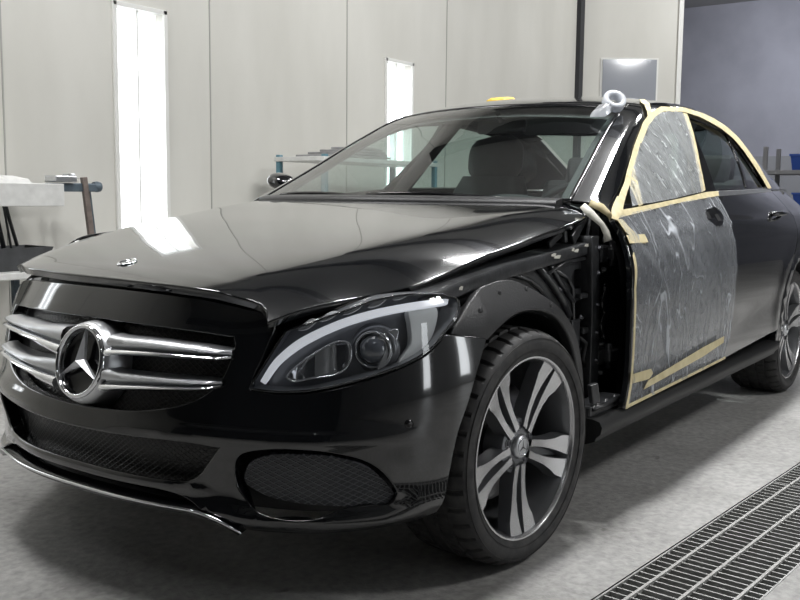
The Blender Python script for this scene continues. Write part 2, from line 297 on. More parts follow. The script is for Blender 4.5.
# ---------------------------------------------------------------- mesh helpers
def link(name, me, m=None, parent=None):
    o = bpy.data.objects.new(name, me); COL.objects.link(o)
    if m is not None:
        for mm in (m if isinstance(m, (list, tuple)) else [m]): me.materials.append(mm)
    if parent is not None: o.parent = parent
    return o
def tag(o, label=None, cat=None, group=None, kind=None):
    if label: o['label'] = label
    if cat: o['category'] = cat
    if group: o['group'] = group
    if kind: o['kind'] = kind
    return o
def empty(name, loc=(0, 0, 0), rz=0, parent=None):
    o = bpy.data.objects.new(name, None); COL.objects.link(o); o.location = loc; o.rotation_euler[2] = rz
    o.empty_display_size = .1
    if parent: o.parent = parent
    return o
class MB:
    def __init__(s): s.v = []; s.f = []; s.sm = []; s.mi = []; s.cur = 0
    def add(s, vs, fs, smooth=False):
        b = len(s.v); s.v += [tuple(map(float, p)) for p in vs]
        for f in fs: s.f.append(tuple(i + b for i in f)); s.sm.append(smooth); s.mi.append(s.cur)
    def box(s, c, d, R=None, bev=0.0):
        hx, hy, hz = d[0]/2, d[1]/2, d[2]/2
        if bev <= 0:
            vs = [Vector((x, y, z)) for x in (-hx, hx) for y in (-hy, hy) for z in (-hz, hz)]
            fs = [(0,1,3,2),(4,6,7,5),(0,4,5,1),(2,3,7,6),(0,2,6,4),(1,5,7,3)]
        else:
            bm = bmesh.new(); bmesh.ops.create_cube(bm, size=1)
            for q in bm.verts: q.co = Vector((q.co.x*d[0], q.co.y*d[1], q.co.z*d[2]))
            bmesh.ops.bevel(bm, geom=bm.edges[:], offset=bev, segments=2, affect='EDGES', profile=.5)
            bm.verts.index_update(); vs = [q.co.copy() for q in bm.verts]; fs = [tuple(w.index for w in f.verts) for f in bm.faces]; bm.free()
        if R is not None: vs = [R @ q for q in vs]
        s.add([Vector(c) + q for q in vs], fs)
    def bar(s, a, b, w, h, up=(0, 0, 1), bev=0):
        a = Vector(a); b = Vector(b); d = b - a; x = d.normalized(); y = Vector(up).cross(x)
        if y.length < 1e-4: y = Vector((1, 0, 0)).cross(x)
        y.normalize(); z = x.cross(y); R = Matrix((x, y, z)).transposed()
        s.box((a + b)/2, (d.length, w, h), R, bev)
    def tube(s, pts, r, n=10, cap=True, closed=False, flat=1.0):
        pts = [Vector(p) for p in pts]; rr = r if isinstance(r, (list, tuple)) else [r]*len(pts)
        vs = []; prev = None; m = len(pts)
        for i, p in enumerate(pts):
            if closed: d = pts[(i+1) % m] - pts[(i-1) % m]
            else: d = pts[min(i+1, m-1)] - pts[max(i-1, 0)]
            d.normalize()
            if prev is None:
                a = d.orthogonal().normalized()
            else:
                a = prev - d*prev.dot(d)
                if a.length < 1e-6: a = d.orthogonal()
                a.normalize()
            prev = a; b = d.cross(a)
            for k in range(n):
                t = 2*PI*k/n; vs.append(p + a*math.cos(t)*rr[i] + b*math.sin(t)*rr[i]*flat)
        fs = []
        for i in range(m if closed else m - 1):
            for k in range(n):
                j = (i + 1) % m
                fs.append((i*n + k, i*n + (k+1) % n, j*n + (k+1) % n, j*n + k))
        if cap and not closed: fs += [tuple(range(n - 1, -1, -1)), tuple(range((m-1)*n, m*n))]
        s.add(vs, fs, True)
    def lathe(s, prof, c=(0, 0, 0), axis=(0, 0, 1), n=32, a0=0, a1=2*PI, cap=False):
        """prof: (radius, height along axis)"""
        ax = Vector(axis).normalized(); u = ax.orthogonal().normalized(); w = ax.cross(u); c = Vector(c)
        full = abs(a1 - a0 - 2*PI) < 1e-6; m = n if full else n + 1
        vs = []
        for k in range(m):
            t = a0 + (a1 - a0)*k/n; d = u*math.cos(t) + w*math.sin(t)
            vs += [c + d*r + ax*h for r, h in prof]
        L = len(prof); fs = []
        for k in range(n):
            j = (k + 1) % m
            for i in range(L - 1): fs.append((k*L + i, j*L + i, j*L + i + 1, k*L + i + 1))
        s.add(vs, fs, True)
    def loft(s, rings, closed=True, cap=True, smooth=True):
        n = len(rings[0]); vs = [p for r in rings for p in r]; fs = []
        for i in range(len(rings) - 1):
            for k in range(n if closed else n - 1):
                fs.append((i*n + k, i*n + (k+1) % n, (i+1)*n + (k+1) % n, (i+1)*n + k))
        s.add(vs, fs, smooth)
        if cap and closed: s.add(rings[0][::-1], [tuple(range(n))]); s.add(rings[-1], [tuple(range(n))])
    def grid(s, P, smooth=True):
        a, b = P.shape[:2]; vs = P.reshape(-1, 3)
        s.add(vs, [(i*b + j, (i+1)*b + j, (i+1)*b + j + 1, i*b + j + 1) for i in range(a-1) for j in range(b-1)], smooth)
    def xf(s, Mx):
        s.v = [tuple(Mx @ Vector(p)) for p in s.v]; return s
    def build(s, name, m=None, parent=None, mirror=False, auto=None, weld=True):
        me = bpy.data.meshes.new(name)
        v = [(x + float(ASX(x, -y)), -y, z) for x, y, z in s.v] if mirror else s.v
        f = [t[::-1] for t in s.f] if mirror else s.f
        me.from_pydata(v, [], f); me.polygons.foreach_set('use_smooth', s.sm); me.polygons.foreach_set('material_index', s.mi)
        bm = bmesh.new(); bm.from_mesh(me); bmesh.ops.recalc_face_normals(bm, faces=bm.faces); bm.to_mesh(me); bm.free()
        me.update()
        if auto:
            try: me.set_sharp_from_angle(angle=math.radians(auto))
            except Exception: pass
        return link(name, me, m, parent)

def resample(pts, step, sc=(1, 1), smooth=True, closed=True):
    """smooth closed outline through pts; a third element marks a corner"""
    P = [np.array(p[:2], float) for p in pts]; cor = [len(p) > 2 for p in pts]; n = len(P); out = []
    scv = np.array(sc)
    for i in range(n if closed else n - 1):
        p1, p2 = P[i], P[(i+1) % n]; p0, p3 = P[(i-1) % n], P[(i+2) % n]
        if not closed and i == 0: p0 = 2*p1 - p2
        if not closed and i == n - 2: p3 = 2*p2 - p1
        L = np.linalg.norm((p2 - p1)*scv); k = max(1, int(round(L/step)))
        def dist(a, b): return max(np.linalg.norm((a - b)*scv), 1e-6)
        d12 = dist(p1, p2)
        m1 = (p2 - p1) if cor[i] or not smooth else ((p1 - p0)/dist(p0, p1)*d12 + (p2 - p1))/2
        m2 = (p2 - p1) if cor[(i+1) % n] or not smooth else ((p3 - p2)/dist(p2, p3)*d12 + (p2 - p1))/2
        for j in range(k):
            u = j/k
            out.append((2*u**3 - 3*u*u + 1)*p1 + (u**3 - 2*u*u + u)*m1 + (-2*u**3 + 3*u*u)*p2 + (u**3 - u*u)*m2)
    if not closed: out.append(P[-1])
    return np.array(out)
def inside(poly, q):
    x, y = q[:, 0], q[:, 1]; r = np.zeros(len(q), bool); n = len(poly); j = n - 1
    for i in range(n):
        xi, yi = poly[i]; xj, yj = poly[j]
        if yi != yj: r ^= ((yi > y) != (yj > y)) & (x < (xj - xi)*(y - yi)/(yj - yi) + xi)
        j = i
    return r
def edge_dist(poly, q):
    d = np.full(len(q), 1e9); n = len(poly)
    for i in range(n):
        a = poly[i]; b = poly[(i+1) % n]; ab = b - a; t = np.clip(((q - a) @ ab)/max(ab @ ab, 1e-12), 0, 1)
        d = np.minimum(d, np.linalg.norm(q - (a + t[:, None]*ab), axis=1))
    return d
def panel(name, fn, outline, m, parent=None, holes=(), step=.02, sc=(1, 1), smooth=True, thick=.012, roll=.0025, off=0.0, side=-1,
          hthick=None, flip=False, disp=None, out_ref=None, hsmooth=True, back=False):
    """panel cut out of the surface fn(a, b); exact surface normals; rolled edge turned inward by `thick`"""
    scv = np.array(sc, float)
    loops = [resample(outline, step, sc, smooth)] + [resample(h, step*.8, sc, hsmooth) for h in holes]
    lm = [l*scv for l in loops]
    allp = np.concatenate(lm); lo = lm[0].min(0); hi = lm[0].max(0)
    gx = np.arange(lo[0] + step/2, hi[0], step); gy = np.arange(lo[1] + step/2, hi[1], step)
    A, B = np.meshgrid(gx, gy, indexing='ij'); B = B + (np.arange(len(gx)) % 2)[:, None]*step*.0
    q = np.stack([A.ravel(), B.ravel()], 1)
    if len(q):
        k = inside(lm[0], q)
        for h in lm[1:]: k &= ~inside(h, q)
        q = q[k]
        k = np.ones(len(q), bool)
        for l in lm: k &= edge_dist(l, q) > step*.45
        q = q[k]
    V = np.concatenate([allp, q]) if len(q) else allp
    E = []; b0 = 0
    for l in lm:
        n = len(l); E += [(b0 + i, b0 + (i+1) % n) for i in range(n)]; b0 += n
    r = delaunay_2d_cdt([Vector(p) for p in V], E, [], 0, 1e-6)
    V2 = np.array([tuple(p) for p in r[0]]); T = [tuple(t) for t in r[2]]
    cen = np.array([V2[list(t)].mean(0) for t in T])
    k = inside(lm[0], cen)
    for h in lm[1:]: k &= ~inside(h, cen)
    T = [t for t, kk in zip(T, k) if kk]
    D = V2/scv
    off_a = off if disp is None else off + disp(D[:, 0], D[:, 1])
    P = fn(D[:, 0], D[:, 1]); Nn = nrm(fn, D[:, 0], D[:, 1])
    ref = np.array(out_ref if out_ref is not None else (1.3, 0, .45)); s = np.sign(np.sum(Nn*(P - ref), 1)); s[s == 0] = 1
    Nn = Nn*s[:, None]
    P = P + Nn*np.asarray(off_a).reshape(-1, 1) if disp is not None else P + Nn*off
    nb = len(allp)
    # orientation of triangles
    tri = []
    for t in T:
        a, b, c = P[t[0]], P[t[1]], P[t[2]]
        tri.append(t if np.dot(np.cross(b - a, c - a), Nn[t[0]]) > 0 else t[::-1])
    verts = list(P); norms = list(Nn); faces = list(tri); uvs = list(D)
    # edge flanges
    vmap = {}
    for i in range(nb):
        pass
    from_idx = list(r[3]) if len(r) > 3 else None
    remap = {}
    if from_idx:
        for new, olds in enumerate(from_idx):
            for o_ in olds: remap[o_] = new
    b0 = 0
    for li, l in enumerate(lm):
        n = len(l); th = thick if (li == 0 or hthick is None) else hthick
        if th > 0:
            idx = [remap.get(b0 + i, b0 + i) for i in range(n)]
            Pb = P[idx]; Nb = Nn[idx]
            tan = np.roll(Pb, -1, 0) - np.roll(Pb, 1, 0); tan /= np.maximum(np.linalg.norm(tan, axis=1, keepdims=True), 1e-9)
            ou = np.cross(tan, Nb); ou /= np.maximum(np.linalg.norm(ou, axis=1, keepdims=True), 1e-9)
            # outward = away from the material
            area = np.sum(l[:, 0]*np.roll(l[:, 1], -1) - np.roll(l[:, 0], -1)*l[:, 1])
            mid = P[[t for t in range(len(P))]].mean(0)
            # test using a small domain step
            k0 = int(np.argmax(l[:, 0])); stp = (Pb[k0] + ou[k0]*1e-3); 
            e_dom = np.array([1e-4, 0]); dP = (fn(D[idx[k0], 0] + 1e-4/scv[0], D[idx[k0], 1]) - fn(D[idx[k0], 0], D[idx[k0], 1]))
            sgn = 1 if np.dot(dP, ou[k0]) > 0 else -1
            if li > 0: sgn = -sgn
            ou = ou*sgn
            rl = min(roll, th*.5)
            base = len(verts)
            for i in range(n):
                verts.append(Pb[i] + ou[i]*rl*.7 - Nb[i]*rl*.5); nn = (ou[i] + Nb[i]); norms.append(nn/np.linalg.norm(nn)); uvs.append(D[idx[i]])
            for i in range(n):
                verts.append(Pb[i] + ou[i]*rl - Nb[i]*rl*1.6); norms.append(ou[i]); uvs.append(D[idx[i]])
            for i in range(n):
                verts.append(Pb[i] + ou[i]*rl - Nb[i]*th); norms.append(ou[i]); uvs.append(D[idx[i]])
            rings = [idx, [base + i for i in range(n)], [base + n + i for i in range(n)], [base + 2*n + i for i in range(n)]]
            for a_, b_ in zip(rings[:-1], rings[1:]):
                for i in range(n):
                    j = (i + 1) % n
                    f = (a_[i], a_[j], b_[j], b_[i])
                    pa, pb, pc = [np.array(verts[x]) for x in f[:3]]
                    pd = np.array(verts[f[3]])
                    nf = np.cross(pb - pa, pd - pa)
                    faces.append(f if np.dot(nf, norms[b_[i]]) > 0 else f[::-1])
        b0 += n
    verts = np.array(verts); norms = np.array(norms)
    if side == 1:
        verts = verts*np.array([1, -1, 1]); verts[:, 0] += ASX(verts[:, 0], verts[:, 1]); norms = norms*np.array([1, -1, 1]); faces = [f[::-1] for f in faces]
    me = bpy.data.meshes.new(name); me.from_pydata([tuple(v) for v in verts], [], faces)
    me.polygons.foreach_set('use_smooth', [True]*len(me.polygons))
    uvl = me.uv_layers.new(name='UVMap'); U = np.array(uvs)
    vi = np.zeros(len(me.loops), int); me.loops.foreach_get('vertex_index', vi)
    uvl.data.foreach_set('uv', U[vi].ravel())
    me.update()
    if disp is None: me.normals_split_custom_set_from_vertices([tuple(v) for v in norms])
    return link(name, me, m, parent)
def sym(half):
    """closed outline from a half (a>=0), mirrored in a"""
    h = [tuple(p) for p in half]
    return h + [(-p[0],) + tuple(p[1:]) for p in h[::-1] if abs(p[0]) > 1e-6]
# ================================================================= THE CAR
car = empty('car', (1.42, 0, 0))
tag(car, 'glossy black four-door sedan, near front fender removed, near front door masked in film', 'car')
bpy.context.view_layer.update()
def P(o):       # parent to the car, keeping world coordinates
    o.parent = car; o.matrix_parent_inverse = Matrix.Translation((-1.42, 0, 0)); return o
def pp(name, fn, outline, m, parent=None, **k):
    o = panel(name, fn, outline, m, None, **k)
    if parent is None: P(o)
    else: o.parent = parent
    return o
def build(mb, name, m, parent=None, **k):
    o = mb.build(name, m, None, **k)
    if parent is None: P(o)
    else: o.parent = parent
    return o
def Fo(o_): return lambda s, z: F(s, z, o_)
FSC = (1, 1)
# ---------------------------------------------------------------- front bumper
b_out = [(0,.739),(.2,.737),(.38,.731),(.49,.722),(.56,.711),(.583,.700,1),(.588,.676,1),(.565,.615),(.541,.552),(.543,.538,1),(.60,.532),(.66,.534),(.72,.542),(.78,.554),(.858,.573),(.932,.597),(.99,.623),(1.035,.655,1),
         (1.172,.634,1),(1.125,.56),(1.09,.49),(1.055,.42),(1.035,.34),(1.028,.27),(1.022,.228,1),(.96,.216),(.88,.212),(.72,.206),(.60,.204),(.53,.206),(.48,.222),(.44,.25),(.40,.274),(.34,.285),(.25,.287),(.12,.286),(0,.286)]
grille_h = [(0,.451),(.118,.455),(.23,.464),(.33,.481),(.40,.503),(.445,.530),(.475,.565),(.490,.605),(.496,.64),(.488,.657,1),(.40,.663),(.25,.669),(.12,.671),(0,.672)]
intake_h = [(0,.307),(.20,.307),(.33,.309),(.385,.313),(.415,.328),(.437,.352),(.46,.38),(.480,.409,1),(.40,.413),(.24,.410),(.12,.406),(0,.404)]
fog_o = PX['fog_open']
# sculpted relief of the bumper skin: ridge above the lower intake, hollow round the side opening, rolled lower edge
bump_relief_s = Spl([(0,0),(1.3,0)])
def relief(s, z):
    a = np.abs(s)
    r = .010*np.exp(-((z - .435)/.02)**2)*np.clip((a - .1)/.3, 0, 1)*np.clip((1.0 - a)/.3, 0, 1)
    fe = np.clip((1.0 - a)/.14, 0, 1)
    r += .012*np.exp(-((z - (.235 + .0*a))/.018)**2)*np.clip((a - .42)/.1, 0, 1)*fe
    r -= .012*np.exp(-((z - .275)/.02)**2)*np.clip((a - .5)/.08, 0, 1)*np.clip((.95 - a)/.1, 0, 1)
    r += .008*np.exp(-((z - .295)/.010)**2)*np.clip((.46 - a)/.06, 0, 1)
    return r
def FB(s, z):
    p = F(s, z); n = nrm(F, np.asarray(s, float), np.asarray(z, float)); c = np.array([1.3, 0, .45]); sg = np.sign(np.sum(n*(p - c), -1)); 
    return p + n*(sg*relief(s, z))[..., None]
bumper = pp('front_bumper', FB, sym(b_out), M['paint'], holes=[sym(grille_h), sym(intake_h), fog_o, [(-a, b) for a, b in fog_o]], step=.016, thick=.02, hthick=.035, roll=.004)
# lower splitter
mb = MB()
ss = np.linspace(-.52, .52, 61)
def ring_split(s):
    e = max(0, (abs(s) - .40)/.12); dz = .0 - .028*e*e
    pts = [(.252 + dz, .004), (.258 + dz, -.006), (.276 + dz*.3, -.07), (.262 + dz, -.08), (.243 + dz, -.05), (.243 + dz, -.003)]
    return [tuple(F(s, z, o)) if True else None for z, o in pts]
def FX(s, z, o):      # splitter uses the plan at constant height profile
    p = F(np.array(s), np.array(.25), o); return (float(p[0]), float(p[1]), z)
def ring_split(s):
    e = max(0, (abs(s) - .38)/.14); dz = -.036*e*e
    return [FX(s, z + dz, o) for z, o in ((.252, .004), (.259, -.004), (.272, -.07), (.262, -.085), (.240, -.05), (.242, -.002))]
mb.loft([ring_split(s) for s in ss])
spl = build(mb, 'front_splitter', M['trimblack'], auto=40)
mb = MB(); mb.tube([FX(s, .2555 - .036*max(0, (abs(s) - .38)/.14)**2, .006) for s in np.linspace(-.53, .53, 61)], [.0012 + .0030*min(1, (.54 - abs(s))/.05) for s in np.linspace(-.53, .53, 61)], 8)
tag(build(mb, 'chrome_lip', M['chrome'], spl), 'thin chrome lip along the lower edge')
# meshes behind the openings
pp('grille_mesh', Fo(-.05), sym([(0,.42),(.30,.44),(.45,.48),(.52,.56),(.53,.69),(.3,.70),(0,.70)]), M['grillemesh'], step=.03, thick=0)
pp('lower_grille_mesh', Fo(-.045), sym([(0,.29),(.40,.29),(.47,.33),(.51,.43),(.3,.43),(0,.425)]), M['grillemesh'], step=.03, thick=0)
for sd in (-1, 1):
    q = PX['fog_mesh']
    pp('side_grille_mesh', Fo(-.02), q, M['fogmesh'], step=.015, thick=.02, side=sd)
# radiator support: dark body behind everything at the nose
pp('radiator_support', Fo(-.10), sym([(0,.24),(.45,.24),(.9,.25),(1.0,.30),(1.0,.66),(.9,.70),(.6,.72),(.3,.74),(0,.75)]), M['inner'], step=.04, thick=0)
# parking sensors
for sd in (-1, 1):
    s0, z0 = .918, .462; c = F(np.array(s0), np.array(z0), .001); n = nrm(F, np.array(s0), np.array(z0)); n = n if n[1] < 0 else -n
    c = c*np.array([1, -sd*-1 if sd == 1 else 1, 1]); n = n*np.array([1, -1 if sd == 1 else 1, 1])
    if sd == 1: c = np.array([c[0] + float(ASX(c[0], abs(c[1]))), abs(c[1]), c[2]])
    mb = MB(); mb.lathe([(0, .0015), (.0085, .0015), (.009, 0), (.0105, 0), (.011, .001), (.012, -.004)], tuple(c), tuple(n), 20)
    tag(build(mb, 'parking_sensor', M['trimblack'], bumper))
# ---------------------------------------------------------------- grille bars and emblem
zc1 = Spl([(.05,.608),(.115,.612),(.25,.618),(.37,.6185),(.497,.617)]); zc2 = Spl([(.05,.530),(.127,.532),(.27,.5395),(.386,.545),(.478,.5515)])
h1 = Spl([(.05,.070),(.115,.056),(.17,.044),(.24,.040),(.35,.034),(.46,.026),(.497,.018)]); h2 = Spl([(.05,.074),(.12,.058),(.17,.046),(.24,.038),(.35,.030),(.44,.022),(.478,.012)])
def bar_obj(zc, hh, s1, sd):
    mb = MB(); top = MB()
    prof = [(-.02,.50),(.018,.48),(.028,.38),(.030,.18),(.026,.04),(.012,-.02),(.010,-.10),(.022,-.15)]
    low = [(.022,-.15),(.031,-.22),(.033,-.34),(.028,-.46),(.010,-.50),(-.02,-.50)]
    for k, pr in enumerate((prof, low)):
        rings = []
        for s in np.linspace(.135 if sd == 1 else .045, s1, 28):
            e = min(1, (s1 - s)/.03 + .25)
            ring = [F(np.array(sd*s), np.array(float(zc(s)) + float(hh(s))*r), o*e if o > 0 else o) for o, r in pr]
            rings.append([tuple(p) for p in ring])
        mb.cur = k; mb.loft(rings, closed=False, cap=False)
    return build(mb, 'grille_bar', [M['satin'], M['chrome']], auto=50)
for sd in (1, -1):
    bar_obj(zc1, h1, .492 if sd == 1 else .462, sd); bar_obj(zc2, h2, .474 if sd == 1 else .425, sd)
EC = Vector((-.781, -.038, .5655)); tl = math.radians(13); EN = Vector((-math.cos(tl), 0, math.sin(tl))); EU = Vector((math.sin(tl), 0, math.cos(tl))); ER = Vector((0, -1, 0))
mb = MB(); mb.lathe([(.092, .000), (.096, -.003), (.100, -.012), (.106, -.030), (.112, -.07)], EC, EN, 56)
build(mb, 'emblem_surround', M['satin'])
mb = MB(); mb.lathe([(0, -.022), (.05, -.022), (.090, -.018), (.093, -.01)], EC, EN, 48)
emb = build(mb, 'emblem', M['trimblack'])
mb = MB(); mb.lathe([(.0795, -.016), (.0798, .001), (.082, .0065), (.086, .0085), (.0905, .006), (.0928, .0), (.093, -.012)], EC, EN, 64)
build(mb, 'emblem_ring', M['chrome'], emb)
mb = MB(); vs = []
def ep(r, a, h): return EC + (ER*math.cos(a) + EU*math.sin(a))*r + EN*h
vs.append(ep(0, 0, .014))
for k in range(6):
    a = PI/2 + k*PI/3; vs.append(ep(.0815 if k % 2 == 0 else .0125, a, -.001 if k % 2 == 0 else -.002))
vs += [v - EN*.008 for v in vs[1:]]
fs = [(0, 1 + k, 1 + (k+1) % 6) for k in range(6)] + [(1 + k, 7 + k, 7 + (k+1) % 6, 1 + (k+1) % 6) for k in range(6)]
mb.add(vs, fs); build(mb, 'emblem_star', M['starsilver'], emb)
# ---------------------------------------------------------------- bonnet
hh_ = [(-.694,0),(-.693,.14),(-.688,.26),(-.679,.38),(-.662,.475),(-.645,.525),(-.650,.548),(-.668,.566,1),(-.596,.597),(-.52,.635),(-.452,.669),(-.36,.703),(-.261,.727),(-.15,.738),(-.045,.742),(.15,.752),(.30,.757),(.417,.760),(.52,.757),(.60,.748),(.655,.722,1),(.62,.66),(.57,.52),(.51,.34),(.475,.16),(.465,0)]
fx = lambda p: p[0] + (.05*(min(p[1]/.45, 1.3))**2*(1 - .25*p[1]/.45) if p[0] < -.45 else 0)
far_ = {(-.662,.475):(-.615,.455),(-.645,.525):(-.600,.493),(-.650,.548):(-.595,.508),(-.668,.566):(-.585,.520,1),(-.596,.597):(-.535,.572),(-.52,.635):(-.48,.62)}
hood_out = [(p[0], -p[1]) + tuple(p[2:]) for p in hh_] + [far_.get((p[0], p[1])) or (fx(p),) + tuple(p[1:]) for p in hh_[::-1] if abs(p[1]) > 1e-6]
bonnet = pp('bonnet', H, hood_out, M['paint'], step=.028, thick=.022, roll=.004)
pp('bonnet_inner_panel', lambda x, y: H(x, y, -.05), [(-.60,-.46),(-.60,.46),(-.3,.62),(.2,.68),(.6,.66),(.6,-.66),(.2,-.68),(-.3,-.62)], M['inner'], step=.06, thick=0, smooth=False)
c = H(np.array(-.607), np.array(-.006), .0012); n = nrm(H, np.array(-.607), np.array(-.006)); n = n if n[2] > 0 else -n
mb = MB(); mb.lathe([(0, .0006), (.019, .0006), (.020, .0028), (.0255, .0028), (.0265, .0)], tuple(c), tuple(n), 40)
bdg = build(mb, 'bonnet_badge', M['chrome'], bonnet)
# ---------------------------------------------------------------- headlights
LAMP = [tuple(p) for p in PX['lamp']]
LAMP = [(a, b, 1) if i in (0, 2) else (a, b) for i, (a, b) in enumerate(LAMP)]
def lampset(sd):
    mb = MB()
    ol = resample(LAMP, .012)
    rows = [np.array([F(np.array(a), np.array(b), o) for a, b in ol]) for o in (.001, -.012, -.045, -.062)]
    rings = [[tuple(p) for p in r] for r in rows]
    mb.loft(rings, closed=True, cap=False)
    hl = build(mb, 'headlight', M['lampin'], mirror=sd == 1, weld=False)
    pk = dict(side=sd)
    hb = pp('lamp_back', Fo(-.062), LAMP, M['lampin'], hl, step=.02, thick=0, **pk)
    st = PX['lamp_strip']; lo = PX['lamp_strip_low']
    pp('light_guide', Fo(-.018), [st[0] + (1,)] + st[1:-1] + [st[-1] + (1,), lo[-1] + (1,)] + lo[-2:0:-1] + [lo[0] + (1,)], M['lampwhite'], hl, step=.01, thick=.012, **pk)
    pp('low_reflector', Fo(-.045), PX['lamp_low'], M['lampsilver'], hl, step=.01, thick=.0, disp=lambda s, z: -.012*np.sin(s*260)*.25 - .01*np.cos((s - .76)*40), **pk)
    rim = resample(PX['lamp_low'], .01)
    mb = MB(); mb.tube([tuple(F(np.array(a), np.array(b), -.028)) for a, b in rim], .0022, 6, closed=True)
    build(mb, 'reflector_rim', M['lampsilver'], hl, mirror=sd == 1)
    pp('turn_signal_reflector', Fo(-.030), PX['lamp_wedge'], M['lampgrey'], hl, step=.01, thick=.02, **pk)
    pp('lamp_shield', Fo(-.026), PX['lamp_shield'], M['lampsilver'], hl, step=.01, thick=.008, **pk)
    c = Vector(F(np.array(.8486), np.array(.628), -.040)); ax = Vector((-.86, -.45, .05)).normalized()
    mb = MB(); mb.lathe([(.046, -.02), (.044, .000), (.041, .004), (.038, .002), (.036, -.006)], c, ax, 36)
    build(mb, 'projector_ring', M['lampsilver'], hl, mirror=sd == 1)
    mb = MB(); mb.lathe([(.034*math.cos(t), -.01 + .024*math.sin(t)) for t in np.linspace(0, PI/2, 9)], c, ax, 32)
    build(mb, 'projector_lens', M['proj'], hl, mirror=sd == 1)
    mb = MB(); mb.lathe([(.060, -.025), (.053, -.008), (.046, -.006)], c, ax, 36)
    build(mb, 'projector_bezel', M['lampin2'], hl, mirror=sd == 1)
    for k in range(1, 6):
        pp('light_marker', Fo(-.016), PX['chev%d' % k], M['chev'], hl, step=.01, thick=.004, **pk)
    ls = pp('lens', F, LAMP, M['lens'], hl, step=.016, thick=.006, roll=.004, off=.003, **pk)
    tag(ls, 'clear headlight lens')
    rim = resample(LAMP, .012)
    mb = MB(); mb.tube([tuple(F(np.array(a), np.array(b), -.003)) for a, b in rim], .003, 6, closed=True)
    build(mb, 'lens_seal', M['trimblack'], hl, mirror=sd == 1)
    return hl
M['proj'] = simple('projector_glass', (.10, .11, .13), .03, spec=1.0, coat=1.0)
M['lampin2'] = simple('projector_bezel_grey', (.16, .165, .175), .25, metal=.6)
M['chev'] = simple('light_marker_grey', (.55, .56, .58), .2, metal=.3)
for sd in (-1, 1): lampset(sd)
# ---------------------------------------------------------------- right fender (the left one is off)
def arc(cx, cz, r, a0, a1, n): return [(cx + r*math.cos(math.radians(a)), cz + r*math.sin(math.radians(a))) for a in np.linspace(a0, a1, n)]
fo = [(-.19,.66,1),(-.19,.80),(0,.842),(.3,.872),(.56,.90,1),(.588,.80),(.59,.6),(.58,.33,1)] + [(p[0], p[1]) for p in arc(0, .315, .375, 3, 118, 12)]
rf = pp('front_fender', S, fo, M['paint'], side=1, step=.03)
mb = MB(); xs = np.linspace(-.30, .64, 24); G_ = np.zeros((24, 6, 3))
for i, x in enumerate(xs):
    a = S(x, .80 + .045*(x + .19)/.75*2 if x > -.19 else .80, side=1); b_ = H(x, min(.755, .727 + (x + .26)*.1 + .005))
    if x < -.19: a = F(np.array(-1.2 + (-.19 - x)), np.array(.76))
    a = np.array([x, a[1], a[2]])
    for j in range(6):
        t = j/5; G_[i, j] = a*(1 - t) + b_*t + np.array([0, .012*math.sin(PI*t), .014*math.sin(PI*t)])
mb.grid(G_); build(mb, 'fender_shoulder', M['paint'], rf)
# ---------------------------------------------------------------- exposed front corner, driver side
def flat(y0, tilt=0.0): return lambda x, z: np.stack([np.asarray(x, float) + 0*z, y0 + tilt*(np.asarray(z, float) - .5) + 0*x, np.asarray(z, float) + 0*x], -1)
def LS(x, z, off=0.0):       # arch liner: body side, turning in at the nose
    y = -(W(x) - .035 - .05*np.clip((z - .66)/.1, 0, 2)**1.5 - .25*np.clip(-.18 - x, 0, 1)**1.2) - off
    return np.stack([x + 0*z, y, z + 0*x], -1)
lo_ = [(-.309,.655,1),(-.268,.685),(-.227,.715,1),(-.158,.748),(-.10,.757),(-.044,.761),(.005,.757),(.079,.727),(.138,.696),(.203,.652),(.270,.597),(.312,.525),(.338,.44),(.345,.36,1),
       (.330,.36,1),(.322,.42),(.300,.486),(.256,.568),(.188,.634),(.108,.674),(.026,.688),(-.05,.684),(-.11,.668),(-.19,.630,1),(-.25,.640)]
liner = pp('wheel_arch_liner', LS, lo_, M['plastic'], step=.018, thick=.03, roll=.006)
mb = MB()     # liner tunnel running inwards over the wheel
for x, z in arc(.01, .315, .366, 10, 160, 2): pass
aa = np.linspace(math.radians(-18), math.radians(205), 40); rows = np.zeros((40, 5, 3))
for i, a in enumerate(aa):
    for j, y in enumerate((-.846, -.80, -.72, -.60, -.44)):
        r = .372 if j else .366
        if x < -.1 and j == 0: r = .36
        yy = y + .30*max(0, -math.cos(a)*.37 - .17)*(1 if j < 2 else .3)
        rows[i, j] = (.008 + r*math.cos(a)*(1.0), yy, max(.2, .315 + r*math.sin(a)))
mb.grid(rows); build(mb, 'arch_tunnel', M['inner'], liner)
for x, z in ((-.20,.70),(-.09,.735),(.04,.735),(.13,.685)):
    mb = MB(); p = LS(np.array(x), np.array(z), .001); mb.lathe([(0,.003),(.005,.003),(.008,0)], tuple(p), (0,-1,0), 12); build(mb, 'liner_clip', M['plastic'], liner)
def FLT(y0, k=0.0): return lambda x, z: np.stack([np.asarray(x, float) + 0*z, y0 + k*(np.asarray(x, float)) + 0*z, np.asarray(z, float) + 0*x], -1)
ap = [(-.34,.70,1),(-.25,.735),(0,.775),(.3,.805),(.625,.830,1),(.60,.33,1),(.385,.30,1),(.375,.44),(.33,.56),(.25,.64),(.14,.70),(0,.715),(-.14,.705),(-.3,.63,1)]
apron = pp('inner_fender', FLT(-.752), ap, M['paint_dull'], step=.03, thick=.02, holes=[[(.49,.735,1),(.51,.755),(.585,.752,1),(.585,.70,1),(.555,.69),(.50,.695,1)],[(.52,.655,1),(.585,.66,1),(.585,.52,1),(.54,.53),(.52,.59)]])
mb = MB()
mb.tube([(-.34,-.742,.728),(-.25,-.758,.752),(.04,-.765,.789),(.34,-.768,.812),(.62,-.770,.838)], .0075, 8)
